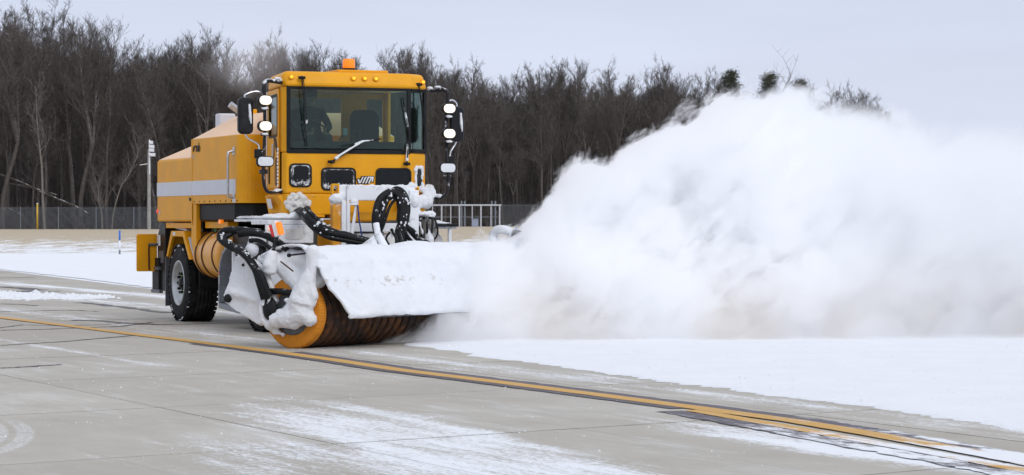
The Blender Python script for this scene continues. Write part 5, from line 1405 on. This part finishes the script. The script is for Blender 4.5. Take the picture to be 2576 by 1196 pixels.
# end plate and arms, caked: coordinates w (forward) and z at x ~ 0, y = -w
def P_(w, z, x=-.06): return (x, -w, z)
m_ = MB()
plate = [(-.88, 1.16), (-.60, 1.12), (-.40, 1.02), (-.28, .80), (-.20, .60), (-.28, .46), (-.38, .30), (-.52, .30), (-.85, .45), (-1.05, .56), (-1.08, .66), (-.96, .88)]
m_.prism([(-a, b) for a, b in plate], 'x', -.10, -.02)
m_.tube([P_(-1.04, .62), P_(-.82, .48), P_(-.45, .30)], .035, 8)
m_.tube([P_(-.86, 1.12), P_(-.96, .90), P_(-1.04, .68)], .03, 8)
m_.tube([P_(-.95, .70, -.08), P_(-.70, .66, -.09), P_(-.45, .60, -.08)], .06, 10)
ep = m_; ep1 = snow_lump('snow_crust', ep, broom, .020, disp=.03, size=.12)
m_ = MB()      # upright arm at the disc
m_.tube([P_(.36, 1.25, -.05), P_(.34, 1.0, -.06), P_(.27, .78, -.08), P_(.22, .58, -.10)], .07, 12, rad=[.085, .075, .13, .17])
m_.prism([(-.40, .84), (-.46, .66), (-.30, .34), (-.05, .30), (-.02, .60), (-.14, .88)], 'x', -.14, -.04)
m_.ball(P_(.35, 1.26, -.05), .085, (1, 1, .7))
m_.tube([P_(.18, .62, -.10), P_(.22, .44, -.10), P_(.10, .38, -.10), P_(-.10, .38, -.10), P_(-.24, .34, -.10)], .12, 12, rad=[.14, .15, .14, .12, .10])
m_.ball(P_(.33, .38, -.08), .10); m_.ball(P_(.05, .48, -.10), .10, (1, 1.2, 1)); m_.ball(P_(-.12, .45, -.12), .06)
m_.ball(P_(-.28, .30, -.08), .08, (1, 1.5, 1)); m_.ball(P_(-.22, .20, -.06), .05, (1, 1.6, .8)); m_.ball(P_(-.12, .17, -.05), .035)
m_.tube([P_(-.40, .60, -.11), P_(-.40, .44, -.12), P_(-.36, .32, -.11)], .05, 10)
m_.ball(P_(-.36, .64, -.10), .06); m_.tube([P_(-.05, .62, -.1), P_(.05, .60, -.1), P_(.16, .64, -.1)], .035, 8)
snow_lump('snow_crust', m_, broom, .016, disp=.03, size=.09, smooth=8)
m_ = MB()      # diagonal tube behind the arm, and top crossbar
m_.tube([P_(-.30, 1.12, .05), P_(-.05, .92, .08), P_(.14, .72, .10)], .13, 14, rad=[.12, .14, .15])
m_.tube([P_(-.20, 1.16, .10), P_(.10, 1.12, .12), P_(.38, 1.10, .15)], .12, 12)
m_.tube([P_(.14, 1.00, .1), P_(.36, .80, .12)], .12, 12)
m_.ball(P_(-.30, 1.12, 0), .11); m_.tube([P_(-.56, 1.15, -.02), P_(-.40, 1.17, -.02), P_(-.28, 1.18, -.02)], .035, 10)
m_.ball(P_(-.52, 1.12, 0), .06); m_.ball(P_(-.42, 1.08, 0), .055)
snow_lump('snow_crust', m_, broom, .024, disp=.035, size=.12)
# lamp pod, arm with red and amber lenses
m_ = MB(); m_.tube([P_(-.26, 1.24, -.08), P_(-.30, 1.05, -.10), P_(-.26, .95, -.10)], .09, 12, rad=[.06, .10, .06]); m_.ball(P_(-.30, .97, -.1), .08, (1, 1.3, .6))
snow_lump('snow_crust', m_, broom, .018, disp=.015, size=.1)
m_ = MB(); m_.bar(P_(-.285, 1.16, -.08), P_(-.16, 1.54, -.08), .05, .035); la = m_.build('lamp_stalk', 'black_frost', broom, bevel=.006)
rot = Matrix.Rotation(R(-18), 3, 'X')
c_ = Vector(P_(-.195, 1.51, -.10))
m_ = MB(); m_.box(c_-Vector((.03, .035, .10)), c_+Vector((.03, .035, .10)), rot); m_.build('lamp_body', 'frosted_metal', la, bevel=.01)
m_ = MB(); q_ = c_+rot@Vector((0, -.062, -.01)); m_.box(q_-Vector((.045, .024, .085)), q_+Vector((.045, .024, .085)), rot); m_.build('amber_lens', 'amber_lamp', la, bevel=.02)
m_ = MB(); q_ = c_+rot@Vector((0, .056, -.005)); m_.box(q_-Vector((.045, .020, .085)), q_+Vector((.045, .020, .085)), rot); m_.build('red_lens', 'red_lens', la, bevel=.025)
m_ = MB(); m_.tube([P_(.02, 1.18, -.10), P_(.30, 1.21, -.07)], .012, 8); m_.tube([P_(.0, 1.18, -.10), P_(.03, 1.18, -.10)], .026, 12); m_.build('grease_fitting', 'black_paint', broom, recalc=False)
m_ = MB(); m_.tube([P_(-.12, 1.10, -.10), P_(.08, .98, -.10)], .010, 6); m_.build('brake_line', 'brown_strap', broom, recalc=False)
# black disc painting in the shade of the open pivot tube end
m_ = MB(); m_.lathe([(-.10, .056), (-.128, .052), (-.129, .0)], (0, .985, .62), 'x', 20); m_.build('bore_shade', 'black_rubber', broom)
m_ = MB(); m_.ball((-.13, .20+.07, .50), .1, (.6, 1.15, 1.5)); m_.build('motor', 'black_rubber', broom, recalc=False)
m_ = MB(); m_.ball((-.105, .74, 1.05), .02, (.6, 1, 1), 8, 6); m_.build('bolt', 'black_rubber', broom, recalc=False)
# hydraulic hoses at the end plate
def hose(name, pts_, r, parent, mat='hose_rubber', n=12, bez=6): 
    m_ = MB(); m_.tube(pts_, r, n, bez=bez); return m_.build(name, mat, parent, recalc=False)
h1 = hose('hydraulic_hose', [P_(-.62, 1.46, .1), P_(-.88, 1.49, 0), P_(-1.08, 1.48, -.06), P_(-1.12, 1.40, -.10), P_(-.92, 1.30, -.16), P_(-.66, 1.20, -.18), P_(-.48, 1.02, -.18), P_(-.40, .82, -.17), P_(-.34, .62, -.15)], .052, broom, 'hose_sleeve', 14)
hose('hydraulic_hose', [P_(-.98, 1.46, -.02), P_(-1.02, 1.38, -.14), P_(-.80, 1.28, -.20), P_(-.60, 1.16, -.22), P_(-.44, .98, -.22), P_(-.34, .80, -.20), P_(-.27, .62, -.17)], .036, broom)
hose('hydraulic_hose', [P_(-.86, 1.44, -.04), P_(-.72, 1.46, -.02), P_(-.50, 1.44, 0), P_(-.30, 1.37, 0), P_(-.10, 1.26, 0)], .046, broom, 'hose_sleeve')
hose('hydraulic_hose', [P_(-.70, 1.36, -.02), P_(-.56, 1.36, 0), P_(-.40, 1.28, 0), P_(-.28, 1.20, 0)], .030, broom)
hose('hydraulic_hose', [P_(-.44, 1.0, -.20), P_(-.33, .90, -.22), P_(-.27, .74, -.2), P_(-.22, .66, -.18)], .045, broom, 'hose_sleeve')
hose('hydraulic_hose', [P_(-.28, .72, -.10), P_(-.12, .72, -.09), P_(.02, .70, -.06), P_(.14, .66, -.05)], .042, broom)
for a, b in ((-.36, .60), (-.27, .61)):
    m_ = MB(); m_.tube([P_(a, b+.06, -.16), P_(a+.01, b-.04, -.15)], .026, 10); m_.tube([P_(a, b-.03, -.15), P_(a+.01, b-.06, -.15)], .034, 6); m_.build('hose_fitting', 'frosted_metal', broom, recalc=False)
for (w, z) in ((-.98, 1.44), (-.88, 1.36), (-.60, 1.22), (-.56, 1.19), (-.99, 1.38)):
    m_ = MB()
    for q_ in range(5): m_.ball(P_(w+rnd.gauss(0, .022), z+rnd.gauss(0, .018), -.225), rnd.uniform(.008, .016), (1, 1.2, .9), 8, 6)
    snow_lump('snow_bit', m_, broom, .007, disp=.012, size=.03, smooth=1)
m_ = MB(); m_.ball(P_(-.68, 1.24, .0), .10, (.8, 1, 1)); snow_lump('snow_crust', m_, broom, .02, disp=.02, size=.1)
# supply hoses from the truck, right side
for k, (dy, dz, r_) in enumerate(((0, 0, .046), (.10, .03, .036), (.03, -.09, .036))):
    hose('hydraulic_hose', [(4.9, -1.02+dy, 1.74+dz*.3), (5.5, -1.15+dy, 1.76+dz), (5.9, -1.22+dy*.7, 1.70+dz), (6.15, -1.15+dy*.7, 1.56+dz), (6.3, -1.02+dy*.5, 1.46+dz*.8), (6.35, -.80+dy*.3, 1.41+dz*.7), (6.4, -.50, 1.34+dz*.5), (6.5, -.25, 1.28+dz*.4)], r_, truck, 'hose_sleeve' if k < 2 else 'hose_rubber')
for t in ((6.22, -1.14, 1.54), (6.3, -1.03, 1.46)):
    m_ = MB()
    for q_ in range(7): m_.ball((t[0]+.03+rnd.gauss(0, .02), t[1]+rnd.gauss(0, .05), t[2]+.02+rnd.gauss(0, .035)), rnd.uniform(.012, .026), (1, 1.2, .8), 8, 6)
    snow_lump('snow_bit', m_, truck, .010, disp=.02, size=.04, smooth=1)
# centre hose bundle arching over the hitch
for k, (a, r_, mt) in enumerate(((0, .052, 'hose_sleeve'), (1, .034, 'hose_rubber'), (2, .038, 'hose_sleeve'), (3, .024, 'hose_rubber'), (4, .022, 'hose_rubber'))):
    o1 = [(0, 0), (.05, -.03), (.10, .02), (.04, -.08), (.13, -.08)][k]
    hose('hydraulic_hose', [(6.15, -.26+o1[0]*.4, 1.45), (6.2, -.30+o1[0], 1.66+o1[1]), (6.15, -.22+o1[0]*1.2, 1.90+o1[1]), (6.1, -.06+o1[0]*.9, 2.01+o1[1]), (6.1, .04+o1[0]*.4, 2.00+o1[1]), (6.15, .10+o1[0]*.3, 1.86+o1[1]), (6.2, .09+o1[0]*.2, 1.62), (6.25, .02+o1[0]*.4, 1.44), (6.35, .02+o1[0], 1.24)], r_, truck, mt)
hose('hydraulic_hose', [(6.0, -.02, 1.98), (6.05, .07, 2.05), (6.1, .16, 1.98), (6.15, .19, 1.80), (6.2, .14, 1.58), (6.3, .08, 1.40), (6.4, .05, 1.2)], .05, truck, 'hose_sleeve')
m_ = MB(); m_.tube([(6.14, .10, 1.90), (6.18, .12, 1.76), (6.2, .08, 1.60)], .095, 16, rad=[.07, .085, .07]); m_.build('hose_wrap', 'hose_sleeve', truck, recalc=False)
for (a, b, c_) in ((6.22, .09, 1.90), (6.26, .14, 1.84), (6.28, .03, 1.50), (6.22, -.20, 1.80), (6.2, -.26, 1.62), (6.2, -.08, 1.95), (6.3, .12, 1.62), (6.36, -.10, 1.42), (6.45, .12, 1.30)):
    m_ = MB()
    for q_ in range(6): m_.ball((a+rnd.gauss(0, .012), b+rnd.gauss(0, .025), c_+rnd.gauss(0, .045)), rnd.uniform(.007, .015), (1, 1, 1.6), 8, 6)
    snow_lump('snow_bit', m_, truck, .006, disp=.012, size=.02, smooth=1)
for k in range(5):
    hose('hydraulic_hose', [(6.25, .02+k*.03+rnd.gauss(0, .02), 1.55), (6.3+rnd.gauss(0, .03), .06+k*.045+rnd.gauss(0, .03), 1.42+rnd.gauss(0, .03)), (6.4, .10+k*.06+rnd.gauss(0, .04), 1.32+rnd.gauss(0, .03)), (6.5, .16+k*.08+rnd.gauss(0, .04), 1.24)], rnd.choice([.018, .026, .034]), truck)
hose('hydraulic_hose', [(6.6, .0, 1.22), (6.62, .10, 1.23), (6.64, .16, 1.12), (6.66, .13, 1.02), (6.66, .04, .97)], .028, truck, 'black_frost')
for k in range(4):
    hose('hydraulic_hose', [(6.3, -.12+k*.05+rnd.gauss(0, .03), 1.5+rnd.gauss(0, .05)), (6.4+rnd.gauss(0, .04), -.17+k*.06+rnd.gauss(0, .03), 1.36), (6.45, -.13+k*.06+rnd.gauss(0, .04), 1.22)], rnd.choice([.016, .024, .032]), truck)
# lift cylinder lying down onto the hood
m_ = MB(); m_.tube([(6.45, -.38, 1.58), (6.5, -.37, 1.42)], .045, 10); m_.tube([(6.5, -.38, 1.44), (6.6, -.20, 1.08)], .055, 10); m_.tube([(6.6, -.20, 1.08), (6.75, -.02, .78)], .022, 10)
m_.ball((6.6, -.20, 1.07), .065); lc = m_.build('lift_cylinder', 'frosted_metal', truck, recalc=False)
m_ = MB(); m_.tube([(6.52, -.35, 1.40), (6.60, -.19, 1.08)], .03, 8); m_.ball((6.62, -.18, 1.04), .07); m_.ball((6.5, -.3, 1.24), .05); snow_lump('snow_crust', m_, lc, .018, disp=.03, size=.06)
m_ = MB(); m_.add([(6.5, -.42, 1.42), (6.55, -.72, 1.22), (6.55, -.50, 1.20), (6.52, -.38, 1.30)], [(0, 1, 2, 3)]); o = m_.build('gusset', 'frosted_metal', truck); o.modifiers.new('s', 'SOLIDIFY').thickness = .04
m_ = MB(); m_.prism([(-.5, 1.0), (.5, 1.0), (.5, 1.26), (-.5, 1.26)], 'x', 5.6, 7.0); m_.build('push_frame', 'frosted_dark', truck, bevel=.03)
# curled hose at the far end of the broom
def PB(u_, w, z): return (u_, -w, z)
hose('hydraulic_hose', [PB(5.2, -.46, 1.22), PB(5.2, -.53, 1.38), PB(5.2, -.45, 1.48), PB(5.2, -.30, 1.48), PB(5.2, -.17, 1.42)], .065, broom, 'frost_white')
hose('hydraulic_hose', [PB(5.2, -.22, 1.43), PB(5.2, -.08, 1.42), PB(5.2, .02, 1.34), PB(5.2, .06, 1.2)], .06, broom, 'hose_rubber')
m_ = MB(); m_.ball(PB(5.2, -.25, 1.22), .12, (1, 1.4, .9)); m_.ball(PB(5.2, -.02, 1.2), .10, (1, 1.5, .8)); m_.tube([PB(5.2, -.4, 1.2), PB(5.2, -.25, 1.32), PB(5.2, -.1, 1.2)], .05, 8); snow_lump('snow_crust', m_, broom, .025, disp=.05, size=.1)

# ================================================================ DRIVER
drv = empty('person', TO+Matrix.Rotation(TH-math.pi/2, 3, 'Z')@Vector((3.95, -.47, 2.76)), TH-math.pi/2)
tag(drv, 'driver in dark cap and dark sweatshirt seated behind the windscreen', 'person')
bm = bmesh.new(); sk = bm.verts.layers.skin.verify()
J = {'pelvis': (-.10, 0, .08, .15), 'belly': (-.12, 0, .22, .15), 'chest': (-.12, 0, .38, .165), 'neck0': (-.10, 0, .50, .075), 'neck1': (-.08, 0, .56, .058), 'head0': (-.05, 0, .64, .085), 'head1': (-.05, 0, .72, .088),
     'shL': (-.11, .19, .44, .075), 'elL': (.04, .26, .22, .052), 'wrL': (.22, .14, .16, .034), 'haL': (.28, .12, .16, .036),
     'shR': (-.11, -.19, .44, .075), 'elR': (.04, -.26, .22, .052), 'wrR': (.22, -.14, .16, .034), 'haR': (.28, -.12, .16, .036),
     'hiL': (-.02, .10, .07, .095), 'knL': (.36, .13, .08, .07), 'anL': (.42, .13, -.10, .05),
     'hiR': (-.02, -.10, .07, .095), 'knR': (.36, -.13, .08, .07), 'anR': (.42, -.13, -.10, .05)}
V = {}
for k, (a, b, c_, r_) in J.items():
    v_ = bm.verts.new((a, b, c_)); v_[sk].radius = (r_, r_); V[k] = v_
V['pelvis'][sk].use_root = True
for a, b in (('pelvis', 'belly'), ('belly', 'chest'), ('chest', 'neck0'), ('neck0', 'neck1'), ('neck1', 'head0'), ('head0', 'head1'), ('chest', 'shL'), ('shL', 'elL'), ('elL', 'wrL'), ('wrL', 'haL'), ('chest', 'shR'), ('shR', 'elR'), ('elR', 'wrR'), ('wrR', 'haR'),
             ('pelvis', 'hiL'), ('hiL', 'knL'), ('knL', 'anL'), ('pelvis', 'hiR'), ('hiR', 'knR'), ('knR', 'anR')): bm.edges.new((V[a], V[b]))
me = bpy.data.meshes.new('body'); bm.to_mesh(me); bm.free()
body_m = Mat('driver_body'); x, y, z = body_m.pos('obj')
isk = z.sstep(.525, .535).max(x.sstep(.235, .24)*(z.sstep(.10, .11)))
body_m.set('Base Color', body_m.mix(isk, (.04, .05, .052), (.36, .21, .15))); body_m.set('Roughness', .85); me.materials.append(body_m.m)
o = bpy.data.objects.new('body', me); scn.collection.objects.link(o); o.parent = drv
sk_ = o.modifiers.new('skin', 'SKIN'); sk_.use_smooth_shade = True; sb_ = o.modifiers.new('sub', 'SUBSURF'); sb_.levels = 2; sb_.render_levels = 2
m_ = MB(); m_.ball((-.055, 0, .725), .105, (1.1, .95, .85), 18, 10); m_.prism([(.03, -.07), (.12, -.05), (.14, 0), (.12, .05), (.03, .07)], 'z', .715, .73); m_.build('cap', 'cap_cloth', drv, recalc=False)
m_ = MB(); m_.ball((.045, 0, .655), .016, (1.2, .8, 1.4), 8, 6); m_.ball((.03, 0, .615), .018, (.7, 1.6, .5), 8, 6); m_.build('face', 'skin', drv, recalc=False)
m_ = MB(); m_.ball((.034, -.03, .68), .010, (.6, 1, .8), 8, 6); m_.ball((.034, .03, .68), .010, (.6, 1, .8), 8, 6); m_.build('eyes', 'black_rubber', drv, recalc=False)
for s_ in (-1, 1):
    m_ = MB(); m_.ball((-.05, s_*.088, .66), .022, (.8, .4, 1.2), 8, 6); m_.build('ear', 'skin', drv, recalc=False)
    for f in range(4):
        m_ = MB(); z_ = .135+.019*f; m_.tube([(.27, s_*.12, z_), (.31, s_*(.12-.005), z_), (.325, s_*.09, z_), (.305, s_*.07, z_)], .0085, 6, bez=2); m_.build('finger', 'skin', drv, recalc=False)
    m_ = MB(); m_.tube([(.26, s_*.10, .18), (.28, s_*.075, .20), (.30, s_*.065, .205)], .010, 6); m_.build('thumb', 'skin', drv, recalc=False)
text('chest_print', 'FI  EED', .06, 'faint_print', drv, (.035, 0, .30), (R(90), 0, R(90)))
# ================================================================ SNOW CLOUD THROWN BY THE BROOM
CH = [(-2.0, .05), (-1.6, .16), (-1.15, .50), (-.75, 1.02), (-.35, 1.38), (0.0, 1.42), (.3, 1.62), (.64, 2.0), (.95, 2.33), (1.38, 2.50), (1.8, 2.78), (2.25, 3.0), (2.7, 3.22), (3.2, 3.46), (3.7, 3.55), (4.3, 3.42), (5.2, 3.2), (6.0, 3.0), (7.3, 2.9), (9, 2.8), (12, 2.4), (14, .5)]
pl_ = Mat('snow_cloud'); nt = pl_.nt; nt.nodes.remove(pl_.b)
x, y, z = pl_.pos()
pv_ = nt.nodes.new('ShaderNodeVolumePrincipled')
def noise_(sc, det, rough, dist=0): return pl_.noise(sc, det, rough, dist=dist)
def fcurve(xs, ptsl, x0, x1, ymax):
    n = nt.nodes.new('ShaderNodeFloatCurve'); cu = n.mapping.curves[0]
    P = [((a-x0)/(x1-x0), b/ymax) for a, b in ptsl]
    cu.points[0].location = P[0]; cu.points[1].location = P[-1]
    for p_ in P[1:-1]: cu.points.new(*p_)
    n.mapping.update(); nt.links.new(((xs-x0)/(x1-x0)).s, n.inputs['Value']); return X(nt, n.outputs[0])*ymax
hx = fcurve(x, CH, -2.0, 14.0, 4.0)
# the noise is drawn out along the throw of the broom: up and to the right, and through the depth of the jet
CT, ST = math.cos(R(38)), math.sin(R(38))
al = x*CT+z*ST; ac = z*CT-x*ST
nb = pl_.noise(1.35, 6, .66, v=pl_.comb(al*.62, y*.30, ac*1.0), dist=.5)
nf = pl_.noise(3.6, 5, .70, v=pl_.comb(al*.55, y*.34, ac*1.0+4.0), dist=.5)
nl = pl_.noise(.5, 2, .5)
soft = .10+x.sstep(2.6, 6.0)*1.8+(1.0-x.sstep(-.9, .3))*.40
d_top = hx+(nb-.5)*(1.55)+(nf-.5)*1.1-z-.04+x.sstep(3.5, 6.5)*.25
# front and back of the cloud
y0 = 34.30+(nf-.5)*(.25+z.sstep(.0, .5)*1.6)-(1.0-x.sstep(-1.4, .4))*.75+z*.42+(nb-.5)*2.6*z.sstep(.1, 1.2)
d_fr = (y-y0)
d_bk = (40.2+x*.10)-y
d = d_top.min(d_fr*.8).min(d_bk*.8)
dens = (d/soft).sstep(0.0, 1.0)
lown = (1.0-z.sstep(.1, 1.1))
DK = 11.0
D_ = dens*DK*(1.0-lown*(nf.sstep(.46, .62))*.62)
D_ = (D_*(1.0-x.sstep(3.6, 7.0)*.72)).max(0.0)
nt.links.new(D_.s, pv_.inputs['Density'])
tint = pl_.mix(lown*(nb.sstep(.42, .6))*.9, (.988, .991, .998), (.925, .908, .885)); nt.links.new(tint, pv_.inputs['Color']); pv_.inputs['Anisotropy'].default_value = 0.0  # beige low down: grit in the powder plus base shadow painted into the colour
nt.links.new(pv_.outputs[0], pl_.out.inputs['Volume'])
mb = MB(); st = [-2.0+.4*k for k in range(41)]; sec = []
for a in st:
    h = np.interp(a, [c_[0] for c_ in CH], [c_[1] for c_ in CH])+.62; yf = 33.45-.35*(1 if a < .5 else 0); yb_ = 40.9+a*.1
    sec.append([(a, yf, .012), (a, yf+.25*h, h*.9), (a, yf+.8*h, h), (a, yb_-.3*h, h), (a, yb_, .012)])
n = 5; vs = [p_ for s_ in sec for p_ in s_]; fs = []
for i in range(len(sec)-1):
    for k in range(n): fs.append((i*n+k, i*n+(k+1) % n, (i+1)*n+(k+1) % n, (i+1)*n+k))
fs += [tuple(range(n)), tuple(range((len(sec)-1)*n, len(sec)*n))[::-1]]
mb.add(vs, fs)
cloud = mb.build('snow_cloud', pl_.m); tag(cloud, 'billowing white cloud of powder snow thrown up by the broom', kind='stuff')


# faint exhaust drifting over the engine housing
eh = Mat('exhaust_haze'); nt = eh.nt; nt.nodes.remove(eh.b); x, y, z = eh.pos('obj')
pv2 = nt.nodes.new('ShaderNodeVolumePrincipled'); r2 = (x*x*1.1+y*y*2.2+z*z*2.6)
ne = eh.noise(3.0, 4, .6)
dd = ((1.0-r2)*.8+(ne-.5)*1.4).sstep(.1, .9)*.42
nt.links.new(dd.s, pv2.inputs['Density']); pv2.inputs['Color'].default_value = (.93, .93, .95, 1); nt.links.new(pv2.outputs[0], eh.out.inputs['Volume'])
mb = MB(); mb.ball((0, 0, 0), 1.0, (.98, .7, .66), 24, 14); o = mb.build('exhaust_haze', eh.m, recalc=True); o.location = (-3.95, 39.3, 4.05); o.rotation_euler = (0, R(-18), 0)
tag(o, 'faint grey exhaust haze drifting over the rear housing', kind='stuff')
